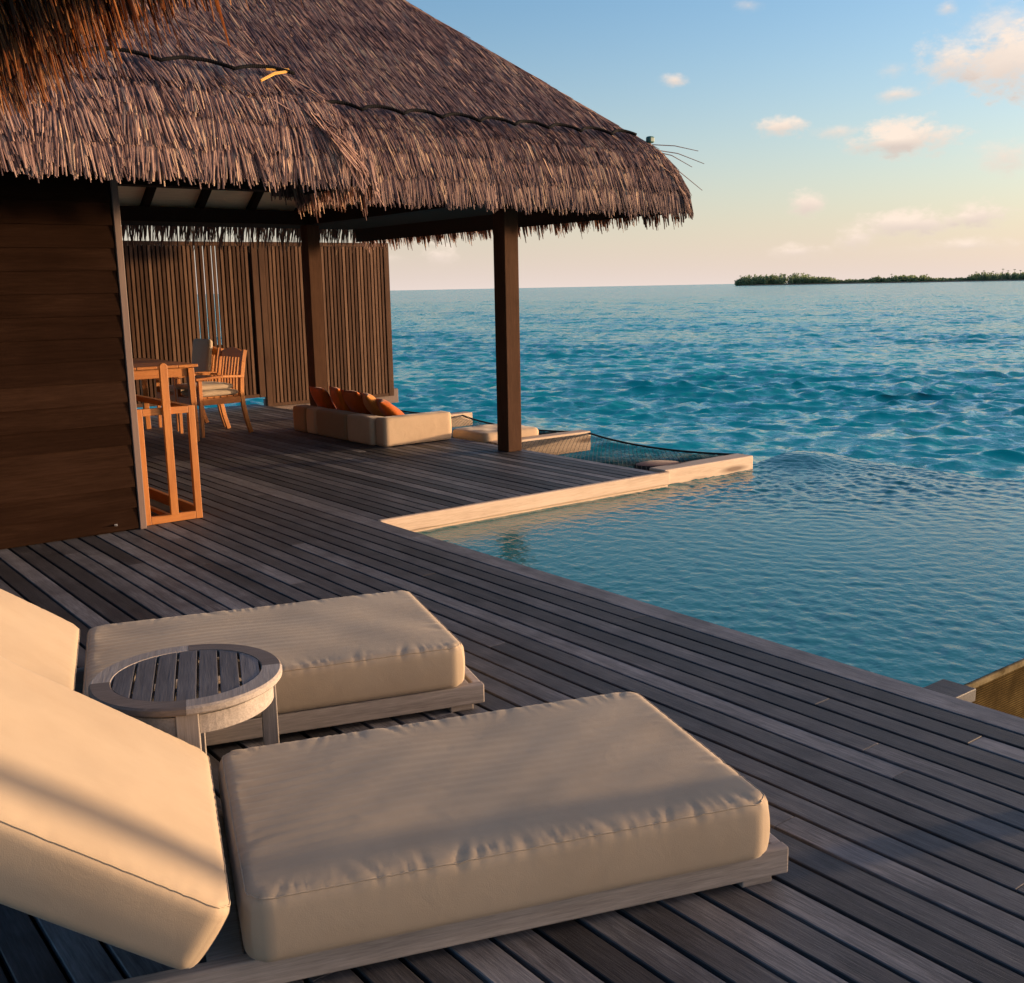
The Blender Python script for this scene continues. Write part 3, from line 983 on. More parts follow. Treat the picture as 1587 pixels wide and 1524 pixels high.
def rope_line(parent, prof, s_rope, t0, t1, place, n, dip, rad=0.016, seed=1):
    g = random.Random(seed)
    mb = MB()
    pts = []
    for i in range(n):
        a = t0 + (t1 - t0) * i / n; b = t0 + (t1 - t0) * (i + 1) / n
        for q in range(10):
            f_ = q / 10
            arc = s_rope - dip + dip * 4 * f_ * (1 - f_) * g.uniform(0.93, 1.07)
            k, z = prof(np.array([arc]))
            k2, z2 = prof(np.array([arc + 0.02]))
            tk, tz = (k2 - k)[0], (z2 - z)[0]; ln = math.hypot(tk, tz)
            off = 0.080
            p = place(np.array([a + (b - a) * f_]), np.array([k[0] - tz / ln * off]), np.array([z[0] + tk / ln * off]))[0]
            pts.append(tuple(p))
    mb.tube(pts, rad, 6)
    return part('rope', mb, G['rope'], parent, smooth=True, world=True)

# ---- open pavilion on the right
BX1, BY0, BY1 = 7.52, 6.95, 13.05
profB, sB = profile([(0, 2.16), (0.025, 2.34), (0.085, 2.52), (0.165, 2.67), (0.265, 2.79), (0.35, 2.855)], 0.85)
pav = thing('thatched_pavilion', 'open sided pavilion with a big grey thatched roof on dark square posts', 'pavilion', (5.0, 10.0, 0))
halfB = (BY1 - BY0) / 2
amaxB = sB[-1] + (halfB - 0.35) * math.hypot(1, 0.85)
parts_, beds_ = [], []
extF = lambda k: (3.36 if k < 0.40 else 1.6, BX1 - k)
def courses(tops, subs):
    return np.concatenate([np.array(subs) + c for c in tops])
rows = courses((0.0, 0.19, 0.39, 0.58), (0.0, 0.012, 0.026, 0.045, 0.07, 0.11))
parts_.append(make_straws(profB, rows, extF, face_front(BY0), 0.0125, 0.34, 0.0195, 1, jit=0.045, lift=0.030, tuft=0.10, tper=0.385, hi=BX1, ajit=0.016, clumpk=0.35))
rows = courses(np.arange(0.80, amaxB - 0.15, 0.165), (0.0, 0.018, 0.040, 0.075, 0.12))
parts_.append(make_straws(profB, rows, extF, face_front(BY0), 0.0145, 0.36, 0.021, 11, jit=0.05, lift=0.020, hi=BX1, ajit=0.018, clumpk=0.5))
beds_.append(strip(profB, np.linspace(0.05, amaxB, 30), extF, face_front(BY0), 0.04))
extR = lambda k: (BY0 + k + 0.05, BY1 - k)
rows = np.concatenate([np.arange(-0.03, 0.10, 0.03), np.arange(0.12, sB[-1], 0.07), np.arange(sB[-1] + 0.02, amaxB - 0.2, 0.17)])
parts_.append(make_straws(profB, rows, extR, face_right(BX1), 0.014, 0.42, 0.022, 2, jit=0.05, lift=0.012, lo=BY0, hi=BY1))
beds_.append(strip(profB, np.linspace(0.05, amaxB, 30), extR, face_right(BX1), 0.04))
extBk = lambda k: (-0.5, BX1 - k)
rows = np.concatenate([np.arange(-0.05, 0.12, 0.05), np.arange(0.15, sB[-1], 0.11), np.arange(sB[-1], amaxB - 0.2, 0.3)])
parts_.append(make_straws(profB, rows, extBk, face_back(BY1), 0.026, 0.42, 0.017, 3))
beds_.append(strip(profB, np.linspace(0.30, amaxB, 30), extBk, face_back(BY1), 0.04))
# hip bundle: reeds laid along the right hand hip, both ways
g = np.random.default_rng(77)
nh = 1500
ah = g.uniform(0.42, amaxB - 0.3, nh)
k_, z_ = profB(ah); k3, z3 = profB(np.maximum(ah - 0.38, -0.03))
side_ = g.normal(0.02, 0.06, nh); sd2 = side_ * 1.1 + g.normal(0, 0.012, nh)
hv = []
for (kq, zq, sdq, wq) in ((k_, z_, side_, 0.5), (k3, z3, sd2, 0.3)):
    px_ = BX1 - kq + sdq * 0.7; py_ = BY0 + kq + sdq * 0.7
    zq = zq + 0.004 - np.abs(sdq) * 0.58
    for sgn in (-1, 0, 1):
        hv.append(np.stack([px_ + sgn * 0.012 * wq * 0.7, py_ + sgn * 0.012 * wq * 0.7, zq + (sgn == 0) * 0.006], -1))
HV = np.stack(hv, 1).reshape(-1, 3)
HF = (np.arange(nh)[:, None, None] * 6 + np.array([[0, 1, 4, 3], [1, 2, 5, 4]])[None]).reshape(-1, 4)
parts_.append((HV, HF))
V, F = merge(parts_)
roofB = np_obj('thatched_roof', V - np.array(pav.location), F, G['straw'], pav)
V, F = merge(beds_)
np_obj('thatch_bed', V - np.array(pav.location), F, G['under'], roofB)
rope_line(roofB, profB, 0.80, 3.5, BX1 - 0.43, face_front(BY0), 10, 0.080, 0.014)
mb = MB().box(BX1 - 0.31, BX1 - 0.245, BY0 + 0.24, BY0 + 0.30, 2.825, 2.885)
part('rope_knot', mb, G['tie'], roofB, 0.015, world=True)
for (dx, dz, ln) in ((0.30, 0.00, 0.33), (0.34, -0.07, 0.3), (0.26, -0.09, 0.25), (0.33, -0.22, 0.36)):
    p0 = Vector((BX1 - 0.27, BY0 + 0.25, 2.81 + dz * 0.6))
    mb = MB().tube([p0, p0 + Vector((dx * 0.6 * 1.2, -dx * 0.25, dz * 0.35 - 0.005)), p0 + Vector((dx * 1.2 * 1.25, -dx * 0.5, dz - 0.045))], [0.0045, 0.0042, 0.003], 5)
    part('loose_reed', mb, G['straw'], roofB, world=True)
# pale ceiling boards, rafters, wall plates, posts
mb = MB()
def ceil_quad(pts):
    vs = [Vector(p) for p in pts] + [Vector(p) + Vector((0, 0, 0.02)) for p in pts]
    n = len(pts)
    mb.add(vs, [tuple(range(n)), tuple(range(2 * n - 1, n - 1, -1))] + [(i, (i + 1) % n, (i + 1) % n + n, i + n) for i in range(n)])
zc, yc0, yc1, xc1 = 2.51, 8.05, 12.05, 6.30
rise = 0.72
zr = zc + rise * 2.0
ceil_quad([(-0.5, yc1, zc), (xc1, yc1, zc), (xc1 - 2, 10.05, zr), (-0.5, 10.05, zr)])
ceil_quad([(-0.5, yc0, zc), (xc1, yc0, zc), (xc1 - 2, 10.05, zr), (-0.5, 10.05, zr)][::-1])
ceil_quad([(xc1 + 0.001, yc0, zc), (xc1 + 0.001, yc1, zc), (xc1 - 2, 10.05, zr)])
part('ceiling', mb, G['ceiling'], pav, world=True)
for xr in np.arange(-0.1, 6.3, 0.62):
    dk = max(0.0, xr - (xc1 - 2))
    mb = MB().bar((xr, yc1 + 0.02, zc - 0.045), (xr, 10.05 + dk, zr - 0.045 - dk * rise), 0.075, 0.10)
    part('rafter', mb, G['darkbeam'], pav, world=True)
mb = MB().box(-0.5, 6.32, 11.90, 12.06, 2.345, 2.50)
part('wall_plate', mb, G['darkbeam'], pav, 0.004, world=True)
mb = MB().box(2.4, 6.32, 8.04, 8.20, 2.345, 2.50)
part('wall_plate', mb, G['darkbeam'], pav, 0.004, world=True)
mb = MB().box(6.165, 6.325, 8.205, 11.895, 2.345, 2.50)
part('wall_plate', mb, G['darkbeam'], pav, 0.004, world=True)
# dark soffit boards from the plates out to the eave
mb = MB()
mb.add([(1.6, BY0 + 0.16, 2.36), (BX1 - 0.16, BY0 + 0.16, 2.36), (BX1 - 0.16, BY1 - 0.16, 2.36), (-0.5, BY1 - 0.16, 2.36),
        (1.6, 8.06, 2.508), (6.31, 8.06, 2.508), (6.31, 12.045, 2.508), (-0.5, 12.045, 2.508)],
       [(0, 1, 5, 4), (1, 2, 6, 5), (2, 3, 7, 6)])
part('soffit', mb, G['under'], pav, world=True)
for (x_, y_) in ((6.165, 8.03), (6.165, 11.93)):
    mb = MB().box(x_, x_ + 0.165, y_, y_ + 0.175, 0.001, 2.344)
    part('post', mb, G['post'], pav, 0.006, world=True)

# ---- bedroom bungalow with the siding wall on the left
bung = thing('thatched_bungalow', 'bungalow with dark horizontal board wall and a shaggy thatched eave at left', 'bungalow', (0.0, 8.5, 0))
AX1, AY0 = 3.62, 6.05
profA, sA = profile([(0, 2.17), (0.02, 2.33), (0.08, 2.50), (0.17, 2.66), (0.29, 2.79), (0.38, 2.86)], 0.82)
amaxA = sA[-1] + 2.6 * math.hypot(1, 0.82)
extA = lambda k: (0.1, AX1 - k)
parts_, beds_ = [], []
rows = courses((0.0, 0.17, 0.36, 0.57), (0.0, 0.010, 0.022, 0.040, 0.065, 0.10))
parts_.append(make_straws(profA, rows, extA, face_front(AY0), 0.0115, 0.32, 0.0185, 5, jit=0.055, lift=0.034, tuft=0.15, tper=0.45, hi=AX1, ajit=0.016, clumpk=0.35))
rows = courses(np.arange(0.78, amaxA - 0.15, 0.16), (0.0, 0.016, 0.036, 0.07, 0.11))
parts_.append(make_straws(profA, rows, extA, face_front(AY0), 0.0120, 0.34, 0.0170, 15, jit=0.05, lift=0.020, hi=AX1, ajit=0.018, clumpk=0.5))
beds_.append(strip(profA, np.linspace(0.05, amaxA, 30), lambda k: (-2.5, AX1 - k), face_front(AY0), 0.04))
extE = lambda k: (AY0 + k, AY0 + k + 1.15)
rows = np.concatenate([np.arange(-0.05, 0.10, 0.03), np.arange(0.12, sA[-1], 0.06), np.arange(sA[-1] + 0.02, amaxA - 0.2, 0.13)])
parts_.append(make_straws(profA, rows, extE, face_right(AX1), 0.012, 0.38, 0.018, 6, jit=0.05, lift=0.012, lo=AY0))
beds_.append(strip(profA, np.linspace(0.05, amaxA, 30), extE, face_right(AX1), 0.04))
nh = 1500
ah = g.uniform(0.46, amaxA - 0.3, nh)
k_, z_ = profA(ah); k3, z3 = profA(np.maximum(ah - 0.40, -0.05))
side_ = g.normal(0, 0.09, nh); sd2 = side_ * 1.1 + g.normal(0, 0.012, nh)
hv = []
for (kq, zq, sdq, wq) in ((k_, z_, side_, 0.5), (k3, z3, sd2, 0.3)):
    px_ = AX1 - kq + sdq * 0.7; py_ = AY0 + kq + sdq * 0.7
    zq = zq + 0.004 - np.abs(sdq) * 0.58
    for sgn in (-1, 0, 1):
        hv.append(np.stack([px_ + sgn * 0.012 * wq * 0.7, py_ + sgn * 0.012 * wq * 0.7, zq + (sgn == 0) * 0.006], -1))
HV = np.stack(hv, 1).reshape(-1, 3)
HF = (np.arange(nh)[:, None, None] * 6 + np.array([[0, 1, 4, 3], [1, 2, 5, 4]])[None]).reshape(-1, 4)
parts_.append((HV, HF))
V, F = merge(parts_)
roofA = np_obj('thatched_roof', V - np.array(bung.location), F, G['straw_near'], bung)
V, F = merge(beds_)
np_obj('thatch_bed', V - np.array(bung.location), F, G['under'], roofA)
rope_line(roofA, profA, 0.80, 0.6, AX1 - 0.33, face_front(AY0), 6, 0.070, 0.012, 2)
mb = MB()
def Apt(x, arc, off):
    k, z = profA(np.array([arc])); return Vector((x, AY0 + k[0] - off * 0.7, z[0] + off * 0.7))
mb = MB().tube([Apt(2.98, 0.66, 0.07), Apt(3.10, 0.74, 0.08), Apt(3.22, 0.79, 0.08)], [0.008, 0.009, 0.008], 5)
part('bamboo_stick', mb, G['bamboo'], roofA, world=True)
mb = MB().tube([Apt(3.07, 0.80, 0.07), Apt(3.22, 0.80, 0.085)], 0.008, 5)
part('bamboo_stick', mb, G['bamboo'], roofA, world=True)
# siding: lapped boards
mb = MB()
z = 0.012
while z < 2.44:
    h = 0.1415
    mb.add([(-2.4, 7.087, z), (2.29, 7.087, z), (2.29, 7.1005, z + h + 0.006), (-2.4, 7.1005, z + h + 0.006),
            (-2.4, 7.115, z), (2.29, 7.115, z), (2.29, 7.115, z + h + 0.006), (-2.4, 7.115, z + h + 0.006)],
           [(0, 1, 2, 3), (0, 4, 5, 1), (3, 2, 6, 7), (1, 5, 6, 2), (0, 3, 7, 4)])
    z += h
wall = part('siding_wall', mb, G['siding'], bung, world=True)
mb = MB().box(-2.4, 2.285, 7.12, 7.24, 0.0, 2.46).box(2.17, 2.286, 7.241, 12.8, 0.0, 2.46)
part('wall_core', mb, G['siding'], bung, world=True)
mb = MB().box(2.300, 2.345, 7.085, 7.245, 0.0, 2.45)
part('corner_trim', mb, G['trim'], bung, 0.004, world=True)
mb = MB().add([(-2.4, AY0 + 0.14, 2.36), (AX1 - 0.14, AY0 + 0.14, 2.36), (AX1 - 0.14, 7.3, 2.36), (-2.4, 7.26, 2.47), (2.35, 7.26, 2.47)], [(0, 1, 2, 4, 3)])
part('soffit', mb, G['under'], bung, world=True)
mb = MB().box(2.13, 2.15, 7.078, 7.0835, 0.05, 0.062).box(2.137, 2.143, 7.06, 7.078, 0.052, 0.058)
part('hook', mb, G['steel'], bung, world=True)

# ---- near thatched eave overhead
near = thing('near_thatched_roof', 'dark thatched eave overhead in the top left corner, its straw tips glowing orange', 'roof', (-1.0, 2.5, 2.2))
CX = 0.95
profC, sC = profile([(0, 2.20), (0.03, 2.36), (0.10, 2.52), (0.2, 2.66), (0.34, 2.78)], 0.80)
extC = lambda k: (-0.8, 4.9)
parts_, beds_ = [], []
rows = np.concatenate([np.arange(-0.03, 0.12, 0.025), np.arange(0.14, sC[-1], 0.055), np.arange(sC[-1], 2.2, 0.14)])
parts_.append(make_straws(profC, rows, extC, face_right(CX), 0.011, 0.34, 0.0115, 31, jit=0.14))
beds_.append(strip(profC, np.linspace(0.12, 2.2, 24), extC, face_right(CX), 0.05))
# the inner courses seen from below
profU, sU = profile([(0.05, 2.19), (0.09, 2.33), (0.20, 2.46), (0.40, 2.60), (0.7, 2.80)], 0.80)
for q, dk in enumerate((0.0, 0.05)):
    pf = (lambda d_: (lambda a: (profU(a)[0] + d_, profU(a)[1])))(dk)
    rows = np.concatenate([np.arange(-0.01, 0.2, 0.035), np.arange(0.2, 1.9, 0.075)])
    parts_.append(make_straws(pf, rows, extC, face_right(CX), 0.014, 0.36, 0.012, 40 + q, jit=0.12, lift=-0.05))
V, F = merge(parts_)
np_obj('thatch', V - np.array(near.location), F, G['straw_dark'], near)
V, F = merge(beds_)
np_obj('thatch_bed', V - np.array(near.location), F, G['under'], near)
mb = MB()
for yy in (-0.6, 1.2, 3.0, 4.8):
    mb.bar((CX - 0.45, yy, 2.60), (CX - 1.9, yy, 3.75), 0.07, 0.10)
part('rafter', mb, G['darkbeam'], near, world=True)

# ------------------------------------------------------------------ slatted screens
def screen(x0, x1, z0, z1, label, gaps=(), y=13.9, first_post=True):
    t_ = thing('slatted_screen', label, 'screen', ((x0 + x1) / 2, y, 0), 0, 'slatted timber screens')
    g_ = random.Random(int(x1 * 100))
    for xa in ([x0] if first_post else []) + [x1 - 0.085]:
        mb = MB().box(xa, xa + 0.085, y - 0.02, y + 0.06, -0.02 if x1 > 7 else z0, z1)
        part('stile', mb, G['screen'], t_, 0.003, world=True)
    mb = MB().box(x0 + 0.087, x1 - 0.087, y - 0.016, y + 0.05, z1 - 0.055, z1 - 0.002)
    part('top_rail', mb, G['screen'], t_, 0.003, world=True)
    mb = MB().box(x0 + 0.087, x1 - 0.087, y - 0.016, y + 0.05, z0, z0 + 0.045)
    part('bottom_rail', mb, G['screen'], t_, 0.003, world=True)
    mb, mk = MB(), MB()
    x_ = x0 + 0.092
    i = 0
    while x_ < x1 - 0.085 - 0.04:
        mb.box(x_, x_ + 0.038, y - 0.012 + g_.uniform(-0.002, 0.002), y + 0.008, z0 + 0.046, z1 - 0.056)
        if i not in gaps:
            mk.box(x_ + 0.040, x_ + 0.0975, y + 0.034, y + 0.046, z0 + 0.046, z1 - 0.056)
        else:
            mk.box(x_ + 0.040, x_ + 0.0975, y + 0.034, y + 0.046, z0 + 0.046, z0 + 0.75)
            mk.box(x_ + 0.040, x_ + 0.058, y + 0.034, y + 0.046, z0 + 0.751, z1 - 0.056)
            mk.box(x_ + 0.072, x_ + 0.0975, y + 0.034, y + 0.046, z0 + 0.751, z1 - 0.056)
        x_ += 0.0575; i += 1
    mk.box(x0 + 0.088, x0 + 0.131, y + 0.0345, y + 0.0465, z0 + 0.046, z1 - 0.056)
    mk.box(x_ + 0.0405, x1 - 0.0, y + 0.0605, y + 0.07, z0 + 0.046, z1 - 0.056)
    part('slats', mb, G['screen'], t_, 0.002, world=True)
    part('backing_slats', mk, G['void'], t_, world=True)  # near-black colour stands in for the shade between slats
    return t_
screen(3.6, 6.40, 0.12, 2.235, 'left slatted timber screen behind the dining chairs, with a gap of sea beneath', gaps=(31, 33, 35, 36))
screen(6.42, 8.49, -0.02, 2.24, 'right slatted timber screen behind the low sofa, ending at the open sea')

# ------------------------------------------------------------------ teak stand by the wall corner
t_ = thing('towel_stand', 'open orange teak rack standing against the bungalow wall corner', 'rack', (2.56, 7.8, 0))
def zbar(a, b, w, h, nm='rail', m_='teak_x'):
    mb = MB().bar(a, b, w, h)
    part(nm, mb, G[m_], t_, 0.003, world=True)
for yy in (7.175, 8.42):
    for xx in (2.378, 2.742):
        mb = MB().box(xx - 0.024, xx + 0.024, yy - 0.018, yy + 0.018, 0.002, 0.798)
        part('upright', mb, G['teak_z'], t_, 0.003, world=True)
    zbar((2.403, yy, 0.773), (2.717, yy, 0.773), 0.036, 0.048)
    zbar((2.403, yy, 0.030), (2.717, yy, 0.030), 0.036, 0.054)
mb = MB()
pl = [(-0.026, 0.058), (0.026, 0.058), (0.026, 1.075)] + [(0.026 * math.cos(a), 1.075 + 0.024 * math.sin(a)) for a in np.linspace(0.3, math.pi - 0.3, 6)] + [(-0.026, 1.075)]
mb.prism([(2.56 + a, b) for a, b in pl], 7.128, 7.156)
part('tall_upright', mb, G['teak_z'], t_, 0.002, world=True)
for xx in (2.378, 2.742):
    zbar((xx, 7.194, 0.775), (xx, 8.401, 0.775), 0.044, 0.040, 'side_rail', 'teak_y')
    zbar((xx, 7.194, 0.045), (xx, 8.401, 0.045), 0.030, 0.080, 'side_rail', 'teak_y')
zbar((2.56, 7.194, 0.028), (2.56, 8.401, 0.028), 0.030, 0.030, 'side_rail', 'teak_y')

# ------------------------------------------------------------------ dining set
t_ = thing('dining_table', 'orange teak dining table half hidden behind the bungalow wall', 'table', (3.35, 11.8, 0))
mb = MB()
for i in range(9):
    mb.box(2.35 + i * 0.2175, 2.35 + i * 0.2175 + 0.212, 10.95, 12.60, 0.80, 0.828)
part('tabletop', mb, G['teak_y'], t_, 0.003, world=True)
for bb in ((2.45, 4.215, 11.02, 11.045), (2.45, 4.215, 12.505, 12.53), (4.216, 4.241, 11.05, 12.5)):
    part('apron', MB().box(*bb, 0.70, 0.799), G['teak_x'], t_, 0.002, world=True)
for (xx, yy) in ((4.22, 11.0), (4.22, 12.49), (2.42, 11.0), (2.42, 12.49)):
    mb = MB().bar((xx + 0.02, yy + 0.03, 0.79), (xx + 0.035, yy + 0.03, 0.0), 0.068, 0.068, (0, 1, 0), 0.056, 0.056)
    part('leg', mb, G['teak_z'], t_, 0.004, world=True)

def chair(loc, rz, label, pad):
    """armchair facing local -x; back at +x"""
    t_ = thing('dining_chair', label, 'chair', (loc[0], loc[1], 0), rz, 'teak dining armchairs')
    for sy in (-1, 1):
        y_ = sy * 0.27
        # curved rear leg + back post
        pts = [(0.33, 0.0), (0.285, 0.16), (0.255, 0.32), (0.245, 0.46), (0.255, 0.62), (0.285, 0.80), (0.315, 0.93)]
        mb = MB()
        for (a, b) in zip(pts[:-1], pts[1:]):
            mb.bar((a[0], y_, a[1]), (b[0], y_, b[1]), 0.036, 0.046, (1, 0, 0))
        part('rear_leg', mb, G['teak_z'], t_, 0.002)
        mb = MB().bar((-0.25, y_, 0.62), (-0.255, y_, 0.0), 0.042, 0.042, (1, 0, 0), 0.034, 0.034)
        part('front_leg', mb, G['teak_z'], t_, 0.002)
        mb = MB().bar((-0.30, y_ * 1.02, 0.635), (0.0, y_ * 1.06, 0.655), 0.055, 0.026).bar((0.0, y_ * 1.06, 0.655), (0.275, y_ * 1.0, 0.640), 0.055, 0.026)
        part('armrest', mb, G['teak_x'], t_, 0.004)
        mb = MB().bar((-0.228, y_, 0.385), (0.225, y_, 0.385), 0.026, 0.07)
        part('seat_rail', mb, G['teak_x'], t_, 0.002)
    for xa, xb in ((-0.27, -0.24), (0.232, 0.26)):
        part('cross_rail', MB().box(xa, xb, -0.248, 0.248, 0.35, 0.42), G['teak_y'], t_, 0.002)
    mb = MB()
    for i in range(6):
        mb.box(-0.235 + i * 0.078, -0.235 + i * 0.078 + 0.066, -0.256, 0.256, 0.421, 0.437)
    part('seat_slats', mb, G['teak_y'], t_, 0.002)
    mb = MB()
    n = 12
    vs, fs = [], []
    for i in range(n + 1):
        y_ = -0.252 + 0.504 * i / n
        c = 0.045 * (1 - (y_ / 0.252) ** 2)
        for (dx, z_) in ((0.0, 0.845), (0.026, 0.845), (0.032, 0.905 + c), (0.006, 0.905 + c)):
            vs.append((0.29 + dx, y_, z_))
    for i in range(n):
        for k in range(4):
            l = (k + 1) % 4
            fs.append((i * 4 + k, i * 4 + l, (i + 1) * 4 + l, (i + 1) * 4 + k))
    fs += [(3, 2, 1, 0), tuple(n * 4 + k for k in range(4))]
    mb.add(vs, fs)
    part('crest_rail', mb, G['teak_y'], t_, 0.002)
    mb = MB()
    for i in range(7):
        y_ = -0.21 + i * 0.07
        mb.bar((0.245, y_, 0.42), (0.258, y_, 0.62), 0.030, 0.014, (1, 0, 0)).bar((0.258, y_, 0.62), (0.300, y_, 0.85), 0.030, 0.014, (1, 0, 0))
    part('back_slats', mb, G['teak_z'], t_)
    return t_
def seat_pad(loc, rz, label, z=0.438, back=False):
    t_ = thing('chair_cushion', label, 'cushion', (loc[0], loc[1], z), rz)
    if back:
        cushion('cover', 0.46, 0.45, 0.06, 0.018, G['canvas'], t_, st=0.03, puff=0.012, piping=False, loc=(0.215, 0, 0.29), rot=(0, R(-82), 0), seed=4)
    else:
        cushion('cover', 0.47, 0.47, 0.055, 0.018, G['canvas'], t_, st=0.03, puff=0.010, piping=False, loc=(-0.01, 0, 0), seed=5)
    return t_
chair((4.66, 11.56), R(4), 'orange teak armchair nearest the sofa, slatted back bare, two cushions stacked on its seat', True)
chair((4.68, 12.30), R(2), 'orange teak armchair beyond the bare backed one, with a cream back cushion', True)
chair((2.55, 12.0), R(180), 'teak armchair across the table, mostly hidden behind the wall', True)
seat_pad((4.66, 11.56), R(4), 'lower cream cushion on the seat of the bare backed armchair')
seat_pad((4.60, 11.56), R(6), 'upper cream cushion lying loose on the bare backed armchair', 0.508)
seat_pad((4.68, 12.30), R(2), 'cream seat cushion on the farther armchair')
seat_pad((4.70, 12.30), R(2), 'cream cushion leaning against the back of the farther armchair', 0.50, True)

# ------------------------------------------------------------------ low sofa, pillows, net mat
t_ = thing('daybed_sofa', 'low sand coloured corner sofa on the deck with orange pillows', 'sofa', (5.85, 10.15, 0))
def blk(nm, x0, x1, y0, y1, z0, z1, mt, sd, r_=0.014, pf=0.003):
    return cushion(nm, x1 - x0, y1 - y0, z1 - z0, r_, G[mt], t_, st=0.03, puff=pf, pucker=0.001, lump=0.003, seed=sd, piping=False,
                   loc=((x0 + x1) / 2 - 5.85, (y0 + y1) / 2 - 10.15, z0), bulge=0.004)
blk('end_bolster', 5.46, 6.285, 9.14, 9.33, 0.006, 0.292, 'sofa', 1, 0.017)
b0 = blk('back_bolster', 5.42, 5.60, 9.34, 9.84, 0.006, 0.288, 'sofa', 2)
blk('back_bolster', 5.417, 5.60, 9.845, 10.52, 0.006, 0.287, 'sofa_dark', 3)['label'] = 'darker middle back bolster'
blk('back_bolster', 5.42, 5.60, 10.525, 10.76, 0.006, 0.286, 'sofa', 4)
blk('back_bolster', 5.418, 5.60, 10.765, 11.08, 0.006, 0.285, 'sofa_dark', 5)['label'] = 'darker farthest back bolster'
blk('mattress', 5.605, 6.285, 9.335, 11.05, 0.006, 0.17, 'sofa', 6)
def pillow(loc, rot, mt, label, s=0.46):
    n = 22
    xs = np.linspace(-1, 1, n)
    X, Y = np.meshgrid(xs, xs, indexing='ij')
    prof_ = (np.clip(1 - np.abs(X) ** 2.2, 0, 1) * np.clip(1 - np.abs(Y) ** 2.2, 0, 1)) ** 0.55
    pin = 1 - 0.07 * (1 - X ** 2) * np.abs(Y) ** 3
    pin2 = 1 - 0.07 * (1 - Y ** 2) * np.abs(X) ** 3
    V = []
    for sg_ in (1, -1):
        V.append(np.stack([X * pin2 * s / 2, Y * pin * s / 2, sg_ * prof_ * 0.075 + 0.006 * np.sin(X * 5 + Y * 3)], -1).reshape(-1, 3))
    V = np.vstack(V)
    i, j = np.meshgrid(np.arange(n - 1), np.arange(n - 1), indexing='ij')
    F = np.stack([i * n + j, (i + 1) * n + j, (i + 1) * n + j + 1, i * n + j + 1], -1).reshape(-1, 4)
    F = np.vstack([F, F[:, ::-1] + n * n])
    o = np_obj('pillow', V, F, G[mt], None, True)
    bm = bmesh.new(); bm.from_mesh(o.data); bmesh.ops.remove_doubles(bm, verts=bm.verts, dist=0.0006); bmesh.ops.recalc_face_normals(bm, faces=bm.faces); bm.to_mesh(o.data); bm.free()
    o.location = loc
    o.rotation_euler = [R(a) for a in rot]
    tag(o, label, 'pillow', 'orange pillows on the low sofa')
    return o
def stand_pillow(loc, lean, yaw, mt, label, s=0.46):
    """upright pillow, its face turned to +x then yawed"""
    o = pillow(loc, (0, 0, 0), mt, label, s)
    o.rotation_euler = (Matrix.Rotation(R(yaw), 4, 'Z') @ Matrix.Rotation(R(90 - lean), 4, 'Y')).to_euler()
    return o
stand_pillow((5.70, 10.84, 0.32), 26, -6, 'rust', 'farthest rust orange pillow at the far end of the low sofa', 0.40)
stand_pillow((5.74, 10.50, 0.325), 24, -16, 'orange', 'orange pillow standing second from the far end of the sofa', 0.42)
stand_pillow((5.76, 10.18, 0.32), 30, -4, 'rust', 'rust red pillow in the middle of the row, half behind the amber one', 0.42)
stand_pillow((5.82, 9.88, 0.30), 38, -22, 'amber', 'amber pillow with a bright corner, second from the near end', 0.46)
stand_pillow((5.84, 9.58, 0.275), 46, -24, 'rust', 'nearest dark orange pillow lying against the end of the sofa', 0.46)

tm = thing('net_mat', 'cream mat lying on the net between sofa and front post', 'mat', (6.8, 9.0, -0.03))
cushion('cover', 0.72, 0.62, 0.11, 0.025, G['sofa'], tm, st=0.025, puff=0.008, piping=False, seed=12, loc=(0.0, 0.08, 0.0))
tm = thing('net_cushion', 'brick red round cushion lying in the net by the pool end beam', 'cushion', (6.90, 6.72, -0.105))
mb = MB()
n, m_ = 28, 8
vs = [(0, 0, 0.075)]
for i in range(1, m_ + 1):
    a = math.pi * i / (m_ + 1)
    rr, zz = 0.25 * math.sin(a) ** 0.6, 0.0375 + 0.0375 * math.cos(a)
    vs += [(rr * math.cos(2 * math.pi * k / n), rr * math.sin(2 * math.pi * k / n), zz) for k in range(n)]
vs.append((0, 0, 0))
fs = [(0, 1 + k, 1 + (k + 1) % n) for k in range(n)]
for i in range(m_ - 1):
    for k in range(n):
        a, b = 1 + i * n + k, 1 + i * n + (k + 1) % n
        fs.append((a, a + n, b + n, b))
fs += [(1 + (m_ - 1) * n + k, len(vs) - 1, 1 + (m_ - 1) * n + (k + 1) % n) for k in range(n)]
mb.add(vs, fs)
part('cover', mb, G['red'], tm, smooth=True)

# post out of frame to the right: its shadow stripes the nearest lounger
t_ = thing('deck_post', 'slim round post on the deck edge, casting the stripe over the near lounger', 'post', (3.4697, 1.160, 0))
mb = MB().tube([(0, 0, 0.003), (0, 0, 1.2), (0, 0, 2.5)], [0.058, 0.056, 0.054], 20)
part('shaft', mb, G['post'], t_, smooth=True)
mb = MB().tube([(0, 0, 2.501), (0, 0, 2.54)], [0.09, 0.085], 20)
part('cap', mb, G['post'], t_)

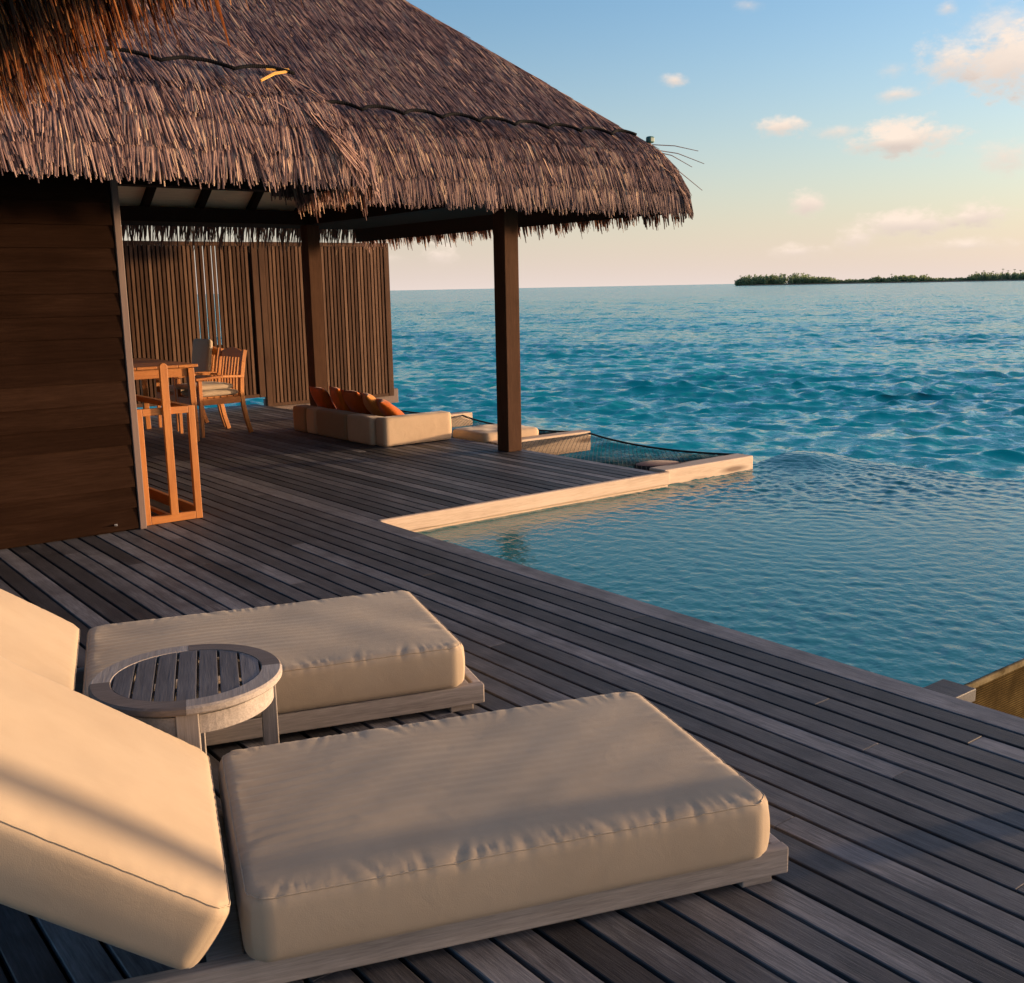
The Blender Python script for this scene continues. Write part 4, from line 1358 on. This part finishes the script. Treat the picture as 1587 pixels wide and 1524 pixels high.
# ------------------------------------------------------------------ island on the horizon
def island():
    D = 1500.0
    def at(px_, h):   # point on the sea at distance D along that azimuth
        d = px_dir(px_, 439)
        a = math.atan2(d.x, d.y)
        return a
    segs = [(1142, 1210, 13, 1.0), (1175, 1265, 14, 1.0), (1235, 1300, 9, 0.8), (1255, 1420, 5.5, 0.6), (1345, 1445, 9, 0.8), (1420, 1530, 5.0, 0.6), (1500, 1720, 10, 0.8)]
    mb = MB()
    # low sandy ground: one long lens shaped strip
    xs = np.linspace(1139, 1760, 60)
    rows_ = []
    for x_ in xs:
        a = at(x_, 0)
        w_ = min(1, (x_ - 1139) / 30)
        rows_.append([(D + dr) * Vector((math.sin(a), math.cos(a), 0)) + Vector((0, 0, SEA_Z + hz_ * w_)) for dr, hz_ in ((-8, -0.3), (0, 1.2), (40, 2.0), (120, 1.0), (140, -0.5))])
    vs = [v for r_ in rows_ for v in r_]
    fs = [(i * 5 + k, (i + 1) * 5 + k, (i + 1) * 5 + k + 1, i * 5 + k + 1) for i in range(59) for k in range(4)]
    mb.add(vs, fs)
    struct(part('island', mb, G['sand'], smooth=True))
    g_ = np.random.default_rng(3)
    mb = MB()
    def clump(c, rx, rz_, n):
        # many small leaf faces spread through the crown's volume
        for _ in range(n):
            d = g_.normal(size=3); d /= np.linalg.norm(d)
            rr = g_.random() ** 0.4
            p = np.array(c) + d * [rx, rx, rz_] * rr
            a = g_.normal(size=3); a /= np.linalg.norm(a)
            b = np.cross(a, g_.normal(size=3)); b /= np.linalg.norm(b)
            s_ = g_.uniform(0.5, 1.2)
            mb.add([p - a * s_ - b * s_ * 0.6, p + a * s_ - b * s_ * 0.6, p + a * s_ * 0.7 + b * s_ * 0.7, p - a * s_ * 0.7 + b * s_ * 0.7], [(0, 1, 2, 3)])
    palms = []
    for (xa, xb, h, dn) in segs:
        n = int((xb - xa) * 1.3 * dn)
        for _ in range(n):
            x_ = g_.uniform(xa, xb)
            ed = min(1, (x_ - xa + 6) / 20, (xb - x_ + 6) / 20)
            hh = h * (0.55 + 0.45 * g_.random()) * (0.5 + 0.5 * ed)
            a = at(x_, 0); dd = D + g_.uniform(4, 70)
            hh *= 1.15
            c = (dd * math.sin(a), dd * math.cos(a), SEA_Z + hh * 0.5)
            clump(c, g_.uniform(2.5, 4.5), hh * 0.55, 60)
    struct(part('island_woodland', mb, G['leaf']), 'stuff')
    for (x_, hh) in ((1148, 15), (1381, 12.5), (1512, 13), (1523, 14.5), (1538, 13.5), (1553, 16.5), (1561, 14), (1571, 15.5), (1581, 14), (1436, 11)):
        hh *= 0.9
        a = at(x_, 0); dd = D + g_.uniform(2, 20)
        tp = thing('palm_tree', 'x', 'palm tree', (dd * math.sin(a), dd * math.cos(a), SEA_Z + 1.0), g_.random() * 6.28, 'palms on the far island')
        ln = g_.uniform(-0.8, 0.8)
        m2 = MB().tube([(0, 0, 0), (ln * 0.4, 0, hh * 0.5), (ln, 0, hh * 0.9)], [0.3, 0.22, 0.18], 5)
        part('trunk', m2, G['trunk'], tp)
        m2 = MB()
        for q in range(13):
            an = q * 2.399
            L_ = g_.uniform(1.6, 2.3); e = g_.uniform(-0.1, 0.9)
            p0 = Vector((ln, 0, hh * 0.9)); dh = Vector((math.cos(an), math.sin(an), 0))
            p1 = p0 + dh * L_ * 0.55 + Vector((0, 0, L_ * 0.35 * e + 0.2)); p2 = p0 + dh * L_ + Vector((0, 0, L_ * 0.1 * e - L_ * 0.35))
            sd_ = Vector((-dh.y, dh.x, 0)) * 0.33
            m2.add([p0, p1 + sd_, p1 - sd_, p2], [(0, 1, 2), (1, 3, 2)])
        part('crown', m2, G['leaf'], tp)
        palms.append(tp)
    labs = ['palm on the left tip of the far island', 'palm over the middle stretch of the far island', 'leftmost palm of the right hand cluster on the far island',
            'second palm from the left in the right hand island cluster', 'third palm from the left in the right hand island cluster', 'tallest palm of the right hand island cluster',
            'short palm just right of the tallest island palm', 'tall palm second from the right edge on the far island', 'palm at the right picture edge on the far island', 'low palm where the middle island wood ends']
    for p_, l_ in zip(palms, labs):
        p_['label'] = l_
island()
